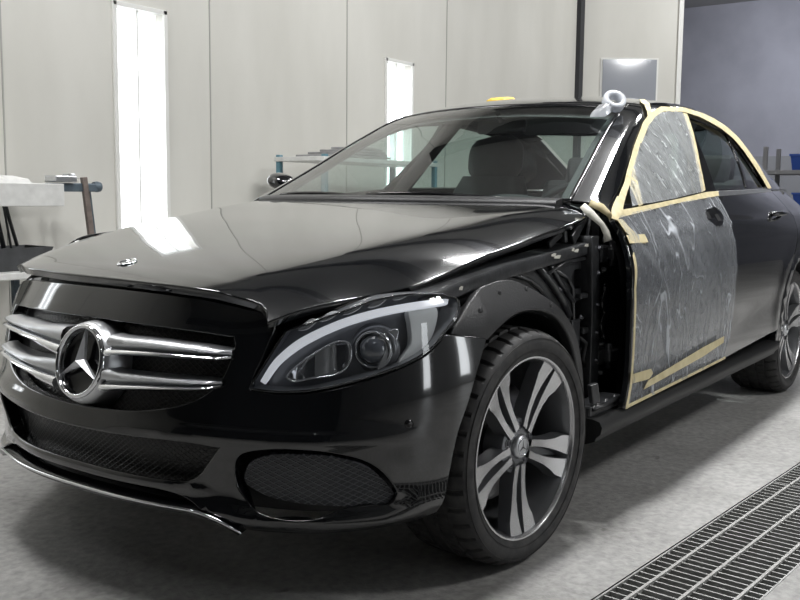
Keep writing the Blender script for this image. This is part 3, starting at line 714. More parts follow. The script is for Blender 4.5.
mb.tube([(.30,-.765,.755),(.42,-.765,.785),(.61,-.765,.79)], .0055, 8)
mb.tube([(.25,-.757,.778),(.34,-.760,.725),(.42,-.760,.665),(.47,-.758,.615)], .011, 8)
mb.tube([(.33,-.757,.778),(.41,-.758,.715),(.50,-.758,.655)], .007, 8)
mb.tube([(.10,-.757,.765),(.20,-.758,.745),(.27,-.757,.715),(.33,-.757,.67)], .007, 8)
mb.tube([(.37,-.757,.76),(.45,-.757,.735),(.49,-.757,.70),(.50,-.757,.62),(.51,-.757,.52)], .006, 8)
build(mb, 'pressed_ribs', M['paint_dull'], apron)
mb = MB(); mb.loft([[(x, y0, z0 + h) for y0, h in ((-.70, .004), (-.772, .0), (-.776, -.006), (-.774, -.035), (-.760, -.04))] for x, y0_, z0 in ((-.32, 0, .745), (-.2, 0, .766), (.04, 0, .796), (.34, 0, .820), (.625, 0, .845))], closed=False, cap=False)
build(mb, 'fender_rail', M['paint_dull'], apron, auto=40)
for k_, (x, z) in enumerate(((-.20,.752),(.31,.812),(.335,.805),(.44,.822),(.465,.818),(.545,.832))):
    w_ = .010 + .007*(k_ % 3); mb = MB(); mb.add([(x - w_, -.7782, z - .004), (x + w_*.6, -.7782, z - .006), (x + w_, -.7782, z + .003), (x + .2*w_, -.7782, z + .005), (x - w_*.8, -.7782, z + .002)], [(0,1,2,3,4)])
    tag(build(mb, 'paint_scuff', M['tapewhite'], apron), 'cream paint scuff on the rail edge')
mb = MB()
for x, z in ((.286,.776),): mb.lathe([(0,.004),(.012,.004),(.014,.001),(.015,0)], (x, -.753, z), (0,-1,0), 20)
build(mb, 'hole_shade_disc', M['inner'], apron)  # dark disc laid on the panel as the shade inside a hole
for x, z in ((.56,.60),(.57,.50),(.52,.47),(.555,.41),(.43,.50),(.45,.40),(.60,.60),(.40,.70),(.17,.775),(.05,.745)):
    mb = MB(); mb.lathe([(0,.010),(.005,.010),(.006,.004),(.010,.003),(.011,0)], (x, -.754, z), (0,-1,0), 8); build(mb, 'bolt', M['bolt'], apron)
mb = MB(); mb.box((.55,-.765,.672), (.07,.02,.016), bev=.004); build(mb, 'bracket', M['paint_dull'], apron)
mb = MB(); mb.box((.56,-.765,.56), (.05,.025,.02), bev=.004); build(mb, 'bracket', M['paint_dull'], apron)
mb = MB(); mb.tube([(.53,-.765,.54),(.56,-.775,.52),(.55,-.77,.47),(.58,-.765,.44)], .008, 8); build(mb, 'pipe', M['inner'], apron)
mb = MB(); mb.tube([(.40,-.76,.58),(.44,-.765,.56),(.47,-.765,.50),(.46,-.76,.42),(.48,-.76,.35)], .007, 8); build(mb, 'pipe', M['inner'], apron)
mb = MB(); mb.box((.46,-.758,.39), (.15,.02,.14), bev=.006); mb.box((.50,-.762,.50), (.06,.015,.20), bev=.005)
build(mb, 'lower_apron_plate', M['paint_dull'], apron)
# bonnet hinge brackets seen in the gap under the bonnet's rear corner
mb = MB(); mb.bar((.50,-.745,.845), (.62,-.735,.925), .012, .035, bev=.003); mb.bar((.455,-.74,.84), (.455,-.735,.885), .02, .02, bev=.004); mb.bar((.60,-.75,.845),(.64,-.745,.925), .012, .02, bev=.003)
mb.bar((.36,-.735,.835),(.44,-.735,.87), .012, .02, bev=.003)
hinge_b = build(mb, 'bonnet_hinge', M['paint_dull'])
# door pillar
pil = pp('door_hinge_pillar', FLT(-.79), [(.552,.855,1),(.600,.858,1),(.625,.60),(.635,.33,1),(.572,.33,1),(.575,.60)], M['paint_dull'], step=.03, thick=.06, smooth=False)
for z in (.82, .74, .64, .55, .46, .38):
    mb = MB(); mb.lathe([(0,.006),(.005,.006),(.006,.001),(.009,.001),(.010,0)], (.603 + (.82 - z)*.02, -.791, z), (0,-1,0), 10); build(mb, 'pillar_bolt', M['bolt'], pil)
mb = MB(); mb.grid(np.array([[(.60,-.79,z), (.64,-.73,z), (.80,-.72,z), (1.0,-.80,z)] for z in (.28,.5,.7,.86,.93)])); build(mb, 'pillar_recess', M['inner'], pil)
for z in (.80, .465):
    mb = MB()
    mb.box((.655,-.775,z), (.06,.035,.055), bev=.006); mb.box((.705,-.80,z), (.075,.03,.04), bev=.006); mb.tube([(.685,-.80,z - .04),(.685,-.80,z + .04)], .011, 10)
    mb.lathe([(0,.012),(.007,.012),(.008,.002),(.012,0)], (.64,-.79,z + .045), (0,-1,0), 10); mb.lathe([(0,.012),(.007,.012),(.008,.002),(.012,0)], (.64,-.79,z - .05), (0,-1,0), 10)
    build(mb, 'door_hinge', M['paint_dull'])
mb = MB(); mb.tube([(.66,-.80,.60 + .10*math.cos(t)*(1 if t < 3.2 else 1)) if False else (.65 + .012*math.sin(t*3), -.79, .70 - .035*t) for t in np.linspace(0, 5, 20)], .010, 8)
build(mb, 'wiring_boot', M['trimblack'])
# ---------------------------------------------------------------- sides
RA = lambda r, a0, a1, n: arc(2.84, .315, r, a0, a1, n)
DF = [(.66,.925),(.655,.872),(.641,.82),(.624,.77),(.614,.69),(.616,.60),(.619,.53),(.617,.394),(.590,.322,1),(1.0,.328),(1.59,.342,1),(1.655,.44),(1.668,.55),(1.672,.64),(1.664,.735),(1.650,.815),(1.682,.915),(1.700,.990,1),(1.4,.972),(.95,.938)]
DRr = [(1.708,.990,1),(1.690,.915),(1.658,.815),(1.672,.735),(1.680,.64),(1.676,.55),(1.663,.44),(1.600,.343,1),(2.40,.372,1)] + [(a, b) for a, b in RA(.418, 168, 128, 5)] + [(2.66,.735),(2.78,.85),(2.85,.95),(2.88,1.018,1),(2.4,1.010),(2.0,1.002)]
DF = [(p[0], p[1], 1) if i == 0 else p for i, p in enumerate(DF)]
QT = [(2.888,1.02,1),(2.858,.95),(2.788,.85),(2.668,.73)] + [(a, b) for a, b in RA(.411, 127, 167, 5)] + [(2.408,.372,1),(2.410,.32,1),(2.465,.315,1)] + RA(.372, 178, 4, 22) + [(3.22,.30,1),(3.60,.31),(3.84,.36,1),(3.87,.6),(3.86,.85),(3.80,.98,1),(3.4,1.022)]
# pressed lines of the side panels
def srelief(x, z):
    r = .006*np.exp(-((z - (.86 + .02*(x - .6)))/.012)**2)
    r -= .006*np.exp(-((z - (.47 + .05*(x - 1.6)))/.07)**2)*np.clip((x - .9)/.8, 0, 1)*np.clip((2.6 - x)/.3, 0, 1)
    d = np.hypot(x - 2.84, z - .315); r += .012*np.exp(-((d - .385)/.022)**2) + .006*np.exp(-((d - .46)/.05)**2)
    return r
def SR(x, z):
    x = np.asarray(x, float); z = np.asarray(z, float); p = S(x, z); p = p + np.stack([0*x, -srelief(x, z) + 0*x, 0*x], -1); return p
doors = {}
for sd in (-1, 1):
    fd = pp('front_door', SR, DF, M['paint'], step=.03, thick=.02, side=sd, roll=.004)
    rd = pp('rear_door', SR, DRr, M['paint'], step=.03, thick=.02, side=sd, roll=.004)
    qp = pp('rear_quarter_panel', SR, QT, M['paint'], step=.03, thick=.03, side=sd, roll=.004)
    doors[sd] = (fd, rd, qp)
    # window surround with two panes
    dlo = [(.655,.936,1),(.83,1.012),(1.017,1.108),(1.2,1.2),(1.33,1.262),(1.46,1.308),(1.6,1.340),(1.86,1.362),(2.1,1.352),(2.48,1.312),(2.60,1.25),(2.70,1.175),(2.80,1.09),(2.90,1.030,1),(2.4,1.018),(2.0,1.010),(1.7,1.002),(1.4,.982),(.95,.945)]
    fw = [(p[0], p[1], 1) if i in (0, 8, 13) else p for i, p in enumerate(PX['film_win'])]
    fw = [(.76,.955,1),(.80,.995),(1.017,1.094),(1.33,1.246),(1.46,1.292),(1.6,1.322),(1.80,1.340,1),(1.79,1.25),(1.70,1.12),(1.60,1.01,1),(1.4,.995),(1.1,.972)]
    rw = [(1.92,1.340,1),(2.1,1.331),(2.30,1.316),(2.47,1.295),(2.58,1.24),(2.68,1.17),(2.77,1.10),(2.85,1.043,1),(2.4,1.030),(2.0,1.023),(1.74,1.016,1),(1.80,1.12),(1.86,1.23)]
    pp('window_surround', lambda x, z: S(x, z, -.004), dlo, M['trimblack'], holes=[fw, rw], step=.03, thick=.02, side=sd, roll=.003)
    g1 = pp('side_window', lambda x, z: S(x, z, -.014), fw, M['glass'], fd, step=.05, thick=0, side=sd)
    g2 = pp('side_window', lambda x, z: S(x, z, -.014), rw, M['glass'], rd, step=.05, thick=0, side=sd)
    dv = PX['win_div']; 
    pp('window_divider', lambda x, z: S(x, z, -.008), [(2.475,1.30,1),(2.505,1.29,1),(2.44,1.15),(2.335,1.026,1),(2.300,1.026,1),(2.405,1.15)], M['trimblack'], rd, step=.03, thick=.01, side=sd)
    pp('belt_trim', lambda x, z: S(x, z, .003), [(1.712,.992,1),(2.1,1.002),(2.5,1.012),(2.88,1.022,1),(2.905,1.034,1),(2.5,1.027),(2.1,1.018),(1.716,1.010,1)], M['satin'], rd, step=.02, thick=.006, side=sd)
    # door handle
    mb = MB(); sx = -1 if sd == -1 else 1
    pts = [Vector(S(np.array(x), np.array(.912 + .02*(x - 2.36)), o, side=sd)) for x, o in ((2.36,.0),(2.375,.022),(2.41,.034),(2.50,.036),(2.57,.030),(2.59,.012),(2.595,0))]
    mb.tube(pts, [.010,.012,.012,.012,.012,.011,.008], 10, flat=.9); build(mb, 'door_handle', M['paint'], rd)
    # sill skirt
    mb = MB(); rings = []
    for x in np.linspace(.40, 2.455, 26):
        w = float(W(x)); e = 1 if x > .5 else .6 + .4*(x - .4)/.1
        rings.append([(x, sd*(w - a), z) for a, z in ((.11,.322),(.028,.318),(.006,.312),(-.004*e,.296),(.002,.275),(.016,.262),(.020,.250),(.05,.238),(.14,.232))])
    mb.loft(rings, closed=True); build(mb, 'side_skirt', M['skirt'], auto=50)
    # inner structure: dark shell behind the panels
    zt = 1
    isx = [(.66,.90),(1.6,.955),(2.8,.98),(3.3,.98),(3.78,.93),(3.80,.40),(3.3,.33)] + RA(.36, 5, 175, 12) + [(2.42,.25),(.66,.25)]
    pp('body_shell', lambda x, z: S(x, z, -.06), isx, M['inner'], step=.06, thick=0, smooth=False, side=sd)
    mb = MB(); rows = np.zeros((24, 4, 3))
    for i, a in enumerate(np.linspace(math.radians(-10), math.radians(190), 24)):
        for j, y in enumerate((.872, .78, .66, .50)): rows[i, j] = (2.84 + .373*math.cos(a), sd*y, max(.22, .315 + .373*math.sin(a)))
    mb.grid(rows); build(mb, 'rear_arch_liner', M['inner'], qp)
fdL, rdL, qpL = doors[-1]
mb = MB(); rows = np.zeros((30, 4, 3))     # right front wheel housing
for i, a in enumerate(np.linspace(math.radians(-10), math.radians(200), 30)):
    for j, y in enumerate((.86, .78, .66, .44)): rows[i, j] = (.0 + .373*math.cos(a), y - .3*max(0, -math.cos(a)*.37 - .17), max(.2, .315 + .373*math.sin(a)))
mb.grid(rows); build(mb, 'arch_tunnel', M['inner'], rf)
# sill end under the missing fender
mb = MB(); mb.box((.53,-.83,.335), (.24,.07,.035), bev=.006); mb.tube([(.42,-.868,.345),(.50,-.868,.342),(.60,-.868,.348)], .008, 8); mb.bar((.44,-.865,.36),(.43,-.86,.42), .02, .03, bev=.004)
for x in (.47,.53,.60): mb.lathe([(0,.008),(.006,.008),(.007,.001),(.010,0)], (x,-.862,.350), (0,0,1), 8)
build(mb, 'sill_end', M['paint_dull'])
mb = MB(); mb.box((.40,-.80,.275), (.035,.10,.12), bev=.01); build(mb, 'mud_flap', M['plastic'])
# ---------------------------------------------------------------- greenhouse
def tlow(u):      # top edge of the window opening expressed in t
    x = RX(u); top = Spl([(.66,.945),(.83,1.010),(1.017,1.106),(1.2,1.198),(1.33,1.260),(1.46,1.306),(1.6,1.338),(1.86,1.360),(2.1,1.350),(2.48,1.310),(2.60,1.248),(2.70,1.173),(2.80,1.088),(2.90,1.032)])
    zr = RZ(u); zb = ZB(x); return np.minimum(-(zr - top(x))/(zr - zb), 0)
def uof(x): 
    us = np.linspace(0, 10, 2001); return float(np.interp(x, RX(us), us))
ub = uof(2.9)
TI = .085     # inner edge of the pillar / roof-rail band
band = [(u, float(tlow(u))) for u in np.linspace(0, uof(2.88), 40)]
band = [(band[0][0], band[0][1], 1)] + band[1:-1] + [(uof(2.895), -1.0, 1)]
band += [(8.6, -1.0), (9.0, -1.0, 1), (9.0, -.3), (8.8, TI, 1)] + [(u, TI) for u in np.linspace(8.2, .4, 26)] + [(0.0, TI, 1), (0.0, -.5)]
for sd in (-1, 1):
    pp('roof_rail_pillar', G, band, M['paint'], step=.05, sc=(.27, .42), thick=.012, side=sd, roll=.003, smooth=False, out_ref=(1.6, 0, .8))
    mb = MB(); mb.grid(np.array([[tuple(G(np.array(u), np.array(t))*np.array([1, -sd, 1]) + np.array([0, -sd*-.0, 0]) + np.array([0.0, sd*-.03, -.03])) for t in (-.05, -.02, .02, .12)] for u in np.linspace(0.2, 7, 30)]))
    build(mb, 'inner_pillar_trim', M['headliner'] if False else M['cabin'])
HU = 3.0      # header
ws = [(0.02, TI + .01, 1)] + [(u, TI + .01) for u in np.linspace(.3, HU - .35, 10)] + [(HU - .05, TI + .07, 1), (HU - .02, .4), (HU - .0, 1.0), (HU - .02, 1.6), (HU - .05, 2 - TI - .07, 1)] + [(u, 2 - TI - .01) for u in np.linspace(HU - .35, .3, 10)] + [(0.02, 2 - TI - .01, 1), (.02, 1.5), (.02, 1.0), (.02, .5)]
def Gd(u, t): return G(u, t)
wsp = pp('windscreen', Gd, ws, M['glass'], step=.06, sc=(.27, .45), thick=0, smooth=False, out_ref=(1.6, 0, .8))
# black ceramic border of the windscreen
edge = resample(ws, .05, (.27, .45), False)
mb = MB(); mb.tube([tuple(G(np.array(a), np.array(b)) - np.array([0, 0, .006])) for a, b in edge], .010, 6, closed=True); build(mb, 'windscreen_seal', M['trimblack'], wsp)
rfo = [(HU + .02, TI + .01, 1)] + [(u, TI + .005) for u in np.linspace(3.3, 6.6, 16)] + [(6.9, TI + .01, 1), (7.1, .5), (7.15, 1.0), (7.1, 1.5), (6.9, 2 - TI - .01, 1)] + [(u, 2 - TI - .005) for u in np.linspace(6.6, 3.3, 16)] + [(HU + .02, 2 - TI - .01, 1), (HU + .05, 1.5), (HU + .07, 1.0), (HU + .05, .5)]
roof = pp('roof', G, rfo, M['paint'], step=.05, sc=(.27, .45), thick=.015, smooth=False, out_ref=(1.6, 0, .8))
pp('headliner', lambda u, t: G(u, t) - np.array([0, 0, .045]), [(HU - .1, .12), (6.6, .12), (6.8, 1.0), (6.6, 1.88), (HU - .1, 1.88), (HU, 1.0)], M['headliner'], step=.08, sc=(.27, .45), thick=0, smooth=False, out_ref=(1.6, 0, .8))
rwn = [(6.95, TI + .03, 1), (8.75, TI + .03, 1), (8.9, .5), (8.95, 1.0), (8.9, 1.5), (8.75, 2 - TI - .03, 1), (6.95, 2 - TI - .03, 1), (7.13, 1.5), (7.18, 1.0), (7.13, .5)]
pp('rear_window', G, rwn, M['glass'], step=.06, sc=(.3, .45), thick=0, smooth=False, out_ref=(1.6, 0, .8))
# boot lid and tail
mb = MB(); xs = np.concatenate([np.linspace(3.33, 3.80, 12), [3.85, 3.88, 3.89, 3.88, 3.86, 3.84]]); vs_ = np.linspace(-1, 1, 31); Gt = np.zeros((len(xs), 31, 3))
for i, x in enumerate(xs):
    for j, v in enumerate(vs_):
        xx = min(float(x), 3.80)
        wy = -float(SY(np.array(xx), np.array(1.0)))*-1
        k = max(0, i - 11)
        z = 1.03 + .065*(1 - abs(v)**2.4)*(1 - .4*max(0, (xx - 3.4)/.4)) - (0, .015, .06, .25, .5, .75, .85)[k]*1.0*(1 - .1*abs(v))
        bow = .10*abs(v)**3
        Gt[i, j] = (float(x) - bow*(k > 0) - bow*.3, v*(wy - .002)*(1 if k < 2 else .995), z)
mb.grid(Gt); build(mb, 'boot_lid', M['paint'])
# underbody
mb = MB(); mb.box((1.42, 0, .248), (2.00, 1.62, .02)); mb.box((-.12, 0, .25), (1.0, .86, .03)); mb.box((3.05, 0, .25), (1.4, .92, .05)); mb.box((1.4,0,.40),(1.5,1.4,.25))
build(mb, 'underbody', M['inner'])
mb = MB(); mb.box((-.02, 0, .52), (1.0, .86, .42), bev=.04); mb.box((.56,0,.64),(.06,1.46,.5), bev=.02); build(mb, 'engine_bay', M['inner'])
# wipers / cowl
mb = MB(); mb.loft([[tuple(G(np.array(.02), np.array(t)) + np.array(o)) for o in ((-.012,0,.004),(-.055,0,-.006),(-.06,0,-.03),(.0,0,-.02))] for t in np.linspace(.12, 1.88, 20)], closed=True)
cw = build(mb, 'cowl_panel', M['plastic'])
for t0, t1 in ((.35, 1.05), (1.05, 1.75)):
    mb = MB(); pts = [Vector(G(np.array(.10 + .10*math.sin((t - t0)/(t1 - t0)*2.5)), np.array(t))) + Vector((-.03, 0, -.012)) for t in np.linspace(t0, t1, 10)]
    mb.tube(pts, .006, 6); build(mb, 'wiper', M['trimblack'])
# ---------------------------------------------------------------- interior
def seat(y):
    o = MB()
    def slab(c, d, tilt, bev): o.box(c, d, Matrix.Rotation(tilt, 3, 'Y'), bev)
    slab((1.52, y, .50), (.52, .50, .16), -.10, .05)
    st = build(o, 'front_seat', M['seat'])
    o = MB(); rings = []
    for k, h in enumerate(np.linspace(0, 1, 10)):
        z = .50 + .58*h; x = 1.76 + .20*h; w = .25 - .03*h - .05*max(0, h - .8)*5; d = .075 - .02*h
        rings.append([(x + d*math.cos(a) - (.025 if abs(math.sin(a)) > .7 else 0), y + w*math.copysign(abs(math.sin(a))**.6, math.sin(a)), z) for a in np.linspace(0, 2*PI, 24, endpoint=False)])
    o.loft(rings); build(o, 'backrest', M['seat'], st)
    o = MB(); rings = []
    for h in np.linspace(-1, 1, 11):
        e = (1 - abs(h)**3)**.4 if abs(h) < 1 else .05
        rings.append([(1.96 + .05*math.cos(a)*e + .02*h, y + .155*e*math.copysign(abs(math.sin(a))**.7, math.sin(a)), 1.165 + .12*h) for a in np.linspace(0, 2*PI, 24, endpoint=False)])
    o.loft(rings); o.tube([(1.95, y - .05, 1.04), (1.955, y - .05, 1.12)], .007, 8); o.tube([(1.95, y + .05, 1.04), (1.955, y + .05, 1.12)], .007, 8)
    build(o, 'headrest', M['seat'], st)
for y in (-.37, .37): seat(y)
mb = MB(); mb.box((2.62, 0, .48), (.5, 1.30, .18), None, .05); mb.box((2.95, 0, .78), (.16, 1.26, .62), Matrix.Rotation(.35, 3, 'Y'), .05)
rs = build(mb, 'rear_seat', M['seat'])
for y in (-.36, 0, .36):
    mb = MB(); mb.box((3.04, y, 1.12), (.09, .26, .19), Matrix.Rotation(.3, 3, 'Y'), .03); build(mb, 'rear_headrest', M['seat'], rs)
mb = MB(); rings = []
for y in np.linspace(-.70, .70, 21):
    b = .10*(1 - (y/.70)**2); hump = .035*math.exp(-((y + .37)/.16)**2)
    rings.append([(.60 - b*.6, y, .90), (.80 - b*.4, y, .955 + hump), (1.02 - b*.2, y, .94 + hump), (1.10, y, .88), (1.06, y, .70), (.60, y, .60)])
mb.loft(rings); build(mb, 'dashboard', M['cabin'])
mb = MB(); C0 = Vector((1.26, -.37, .86)); A0 = Vector((-.9, 0, .42)).normalized(); Uu = Vector((.42, 0, .9)).normalized(); V0 = Vector((0, 1, 0))
mb.tube([C0 + (V0*math.cos(t) + Uu*math.sin(t))*.185 for t in np.linspace(0, 2*PI, 32, endpoint=False)], .015, 8, closed=True)
mb.lathe([(0,.02),(.06,.018),(.075,0),(.07,-.03)], C0, -A0, 20)
for a in (0, PI, 1.5*PI): mb.tube([C0 + (V0*math.cos(a) + Uu*math.sin(a))*.05, C0 + (V0*math.cos(a) + Uu*math.sin(a))*.18], .014, 8, flat=.5)
mb.tube([C0, C0 + A0*.22], .03, 10); build(mb, 'steering_wheel', M['cabin'])
mb = MB(); mb.box((1.36, 0, 1.275), (.03, .23, .06), Matrix.Rotation(.2, 3, 'Y'), .012); mb.tube([(1.36,0,1.29),(1.32,0,1.335)], .01, 8); build(mb, 'rear_view_mirror', M['cabin'])
for sd in (-1, 1):    # centre pillars inside
    mb = MB(); mb.loft([[tuple(S(np.array(x + dx), np.array(z), -o, side=sd)) for dx, o in ((0,.02),(.10,.02),(.10,.06),(0,.06))] for x, z in ((1.63,.93),(1.68,1.05),(1.76,1.2),(1.83,1.34))]); build(mb, 'centre_pillar', M['cabin'])
# right door mirror
mb = MB(); rings = []
for h in np.linspace(-1, 1, 13):
    e = max(.05, (1 - abs(h)**2.6)**.5)
    rings.append([(1.03 + .055*math.cos(a)*e*(1.2 if math.cos(a) < 0 else .5), .95 + .075*h, 1.034 + .042*math.sin(a)*e + .012*h) for a in np.linspace(0, 2*PI, 20, endpoint=False)])
mb.loft(rings); mb.bar((.95,.80,.965),(1.01,.90,1.01), .05, .03, bev=.01); build(mb, 'door_mirror', M['paint'])
# ---------------------------------------------------------------- wheels
def tyre_mesh():
    mb = MB(); prof = [(.240,.003),(.248,.005),(.256,.012),(.272,.0175),(.290,.0155),(.302,.008),(.3095,-.004),(.3145,-.016),(.3165,-.026),(.3175,-.038),(.3115,-.040),(.3115,-.047),(.3180,-.049),(.3185,-.078),(.3120,-.080),(.3120,-.090),(.3187,-.092),(.3187,-.128),(.3120,-.130),(.3120,-.140),(.3185,-.142),(.3180,-.171),(.3115,-.173),(.3115,-.180),(.3175,-.182),(.316,-.204),(.3100,-.216),(.302,-.228),(.286,-.236),(.264,-.232),(.248,-.224),(.240,-.222)]
    n = 360; vs = []
    for k in range(n):
        a = 2*PI*k/n
        for i, (r, h) in enumerate(prof):
            rr, hh = r, h
            if (k % 9 < 2) and (6 <= i <= 9 or 24 <= i <= 26): rr -= .0065
            if (k % 9 in (4, 5)) and (12 <= i <= 13 or 20 <= i <= 21): rr -= .0055
            x, z = rr*math.cos(a), rr*math.sin(a)
            if z < -.3155: z = -.3155
            vs.append((x, -hh, z))
    L = len(prof); fs = [(k*L + i, ((k+1) % n)*L + i, ((k+1) % n)*L + i + 1, k*L + i + 1) for k in range(n) for i in range(L - 1)]
    mb.add(vs, fs, True)
    # raised sidewall bead lines
    for r, h in ((.262,.0155),(.294,.0145)): mb.tube([(r*math.cos(t), -h, r*math.sin(t)) for t in np.linspace(0, 2*PI, 96, endpoint=False)], .0012, 4, closed=True)
    return mb
def rim_mesh():
    mb = MB(); mb.cur = 1
    mb.lathe([(.2395,-.003),(.236,-.012),(.230,-.030),(.224,-.07),(.218,-.12),(.222,-.19),(.240,-.215),(.247,-.22)], (0,0,0), (0,-1,0), 96)
    mb.lathe([(.075,-.09),(.078,-.045),(.074,-.030),(.064,-.0265),(.034,-.026)], (0,0,0), (0,-1,0), 48)
    mb.cur = 0
    mb.lathe([(.2445,-.006),(.2465,.002),(.2450,.0065),(.2405,.0065),(.2375,.003),(.2360,-.004)], (0,0,0), (0,-1,0), 96)
    rs_ = [.050, .075, .105, .14, .175, .205, .228, .2375]
    for k in range(5):
        th = math.radians(-90 + 72*k)
        for s in (-1, 1):
            rows = []
            for r in rs_:
                u = (r - .05)/.1875; outer = .0245 + .020*u + .016*np.clip((u - .45)/.4, 0, 1)**1.5; inn = .0045 + .008*math.sin(PI*min(u, 1))**.8 + .001*u
                c = s*(outer + inn)/2; hw = (outer - inn)/2
                h = -.018 - .006*math.sin(PI*min(u, 1)) + .014*u**2
                rows.append((r, c, hw, h))
            def pt(r, lat, h):
                rad = math.sqrt(max(r*r - lat*lat, 0)) if r > .2 else r
                return (rad*math.cos(th) - lat*math.sin(th), -h, rad*math.sin(th) + lat*math.cos(th))
            face = [[pt(r, c - hw, h), pt(r, c + hw, h)] for r, c, hw, h in rows]
            e = .0022
            mb.cur = 0
            a = [pt(r, c - hw, h) for r, c, hw, h in rows]; b = [pt(r, c + hw, h) for r, c, hw, h in rows]
            mb.add(a + b, [(i, i + 1, len(a) + i + 1, len(a) + i) for i in range(len(a) - 1)], False)
            mb.cur = 1
            a2 = [pt(r, c - hw - .005, h - .034 - .01*(1 - (r/.24))) for r, c, hw, h in rows]; b2 = [pt(r, c + hw + .005, h - .034 - .01*(1 - (r/.24))) for r, c, hw, h in rows]
            n = len(a)
            mb.add(a + a2, [(i, i + 1, n + i + 1, n + i) for i in range(n - 1)], False)
            mb.add(b + b2, [(i, i + 1, n + i + 1, n + i) for i in range(n - 1)], False)
            mb.add(a2 + b2, [(i, i + 1, n + i + 1, n + i) for i in range(n - 1)], False)
        # web between the two blades near the hub
        mb.cur = 1
        web = [(pt_ := None)]
        rows = [(r, .0135 + .0285*((r - .05)/.1875)**1.15) for r in (.05, .09, .13, .17, .21, .236)]
        A = []; B = []
        for r, c in rows:
            h = -.040 - .008*math.sin(PI*(r - .05)/.19)
            A.append((r*math.cos(th) + c*math.sin(th), -h, r*math.sin(th) - c*math.cos(th))); B.append((r*math.cos(th) - c*math.sin(th), -h, r*math.sin(th) + c*math.cos(th)))
        mb.add(A + B, [(i, i + 1, 6 + i + 1, 6 + i) for i in range(5)], True)
    return mb
TY = tyre_mesh(); RM = rim_mesh(); wheels = []
def wheel(x, sd, spin, steer=0.0):
    yo = .868
    R = Matrix.Translation((x, -yo if sd == -1 else yo, .3165)) @ Matrix.Rotation((0 if sd == -1 else PI) + steer, 4, 'Z') @ Matrix.Rotation(spin, 4, 'Y')
    if not wheels:
        rim = RM.build('wheel', [M['rimface'], M['rimgrey']], None, auto=35)
        ty = TY.build('tyre', M['tyre'], rim, auto=30)
        mb = MB(); mb.lathe([(0,-.012),(.024,-.012),(.029,-.0135),(.0315,-.018),(.0325,-.028)], (0,0,0), (0,-1,0), 40)
        cap = mb.build('centre_cap', M['satin'], rim)
        mb = MB(); vs = [(0,.0085,0)]
        for k in range(6):
            a = PI/2 + k*PI/3; r = .022 if k % 2 == 0 else .0035; vs.append((r*math.cos(a), .0115, r*math.sin(a)))
        mb.add(vs, [(0, 1 + k, 1 + (k+1) % 6) for k in range(6)]); 
        mb.tube([(.0235*math.cos(t), .0110, .0235*math.sin(t)) for t in np.linspace(0, 2*PI, 36, endpoint=False)], .0013, 6, closed=True)
        mb.build('cap_emblem', M['chrome'], rim)
        for k in range(5):
            a = math.radians(-54 + 72*k)
            mb = MB(); c = (.054*math.cos(a), .027, .054*math.sin(a))
            mb.lathe([(.0135,-.006),(.0130,.002),(.0105,.001),(.0100,-.006)], c, (0,-1,0), 16); mb.lathe([(0,.004),(.006,.004),(.0075,.001),(.008,-.004)], c, (0,-1,0), 6)
            mb.build('wheel_bolt', M['bolt'], rim)
        mb = MB(); mb.lathe([(.06,-.105),(.075,-.100),(.158,-.100),(.160,-.103),(.160,-.122),(.06,-.122)], (0,0,0), (0,-1,0), 56)
        mb.build('brake_disc', M['disc'], rim)
        mb = MB(); mb.lathe([(0,-.06),(.07,-.06),(.075,-.12),(0,-.13)], (0,0,0), (0,-1,0), 24); mb.lathe([(.19,-.215),(.05,-.215)], (0,0,0), (0,-1,0), 40); mb.build('hub', M['inner'], rim)
        mb = MB(); mb.tube([(.205,.030,-.10),(.200,.008,-.098)], .003, 6); mb.build('valve_stem', M['satin'], rim)
        wheels.append(rim); o = rim
    else:
        src = wheels[0]; o = src.copy(); COL.objects.link(o)
        for ch in [c for c in src.children]:
            c = ch.copy(); COL.objects.link(c); c.parent = o
        wheels.append(o)
    o.parent = car; o.matrix_parent_inverse = Matrix.Translation((-1.42, 0, 0)); o.matrix_basis = R
    return o
wheel(0, -1, 0, -.07); wheel(2.84, -1, math.radians(40)); wheel(0, 1, .5, -.07); wheel(2.84, 1, 1.0)
# caliper does not turn with the wheel
mb = MB(); mb.lathe([(.165,-.085),(.165,-.135),(.115,-.135),(.115,-.092),(.165,-.085)], (0,-.868,.3165), (0,-1,0), 16, a0=2.3, a1=3.5); build(mb, 'brake_caliper', M['bolt'])
# ---------------------------------------------------------------- masking film and tape on the driver side
def fdisp(x, z): return .004 + .0035*np.sin(x*21 + 3*np.sin(z*9))*np.sin(z*13 + 2*np.cos(x*7)) + .002*np.sin(x*61 + z*30 + 3*np.sin(z*17))
hole = [(1.43,.925),(1.51,.94),(1.595,.936),(1.605,.91),(1.545,.882),(1.45,.876),(1.405,.897)]
fdo = [tuple(p) for p in PX['film_door']]; fdo = [(a, b, 1) if i in (0, 3, 9, 11) else (a, b) for i, (a, b) in enumerate(fdo)]
fdo = [(.66,.915,1),(.95,.942),(1.4,.974),(1.695,.990,1),(1.683,.915),(1.650,.818),(1.668,.735),(1.675,.64),(1.672,.55),(1.655,.44),(1.585,.345,1),(.592,.325,1),(.616,.394),(.618,.537),(.613,.695),(.640,.80),(.656,.872)]
fm = pp('masking_film', SR, fdo, M['film_door'], holes=[hole], step=.018, thick=0, disp=lambda x, z: .004 + fdisp(x, z)); tag(fm, 'wrinkled clear plastic film over the front door panel')
fm2 = pp('masking_film', lambda x, z: S(x, z), [tuple(p) + (1,) for p in PX['film_win']], M['film_win'], step=.02, thick=0, disp=lambda x, z: .006 + .6*fdisp(x, z)); tag(fm2, 'streaky clear plastic film over the front side window')
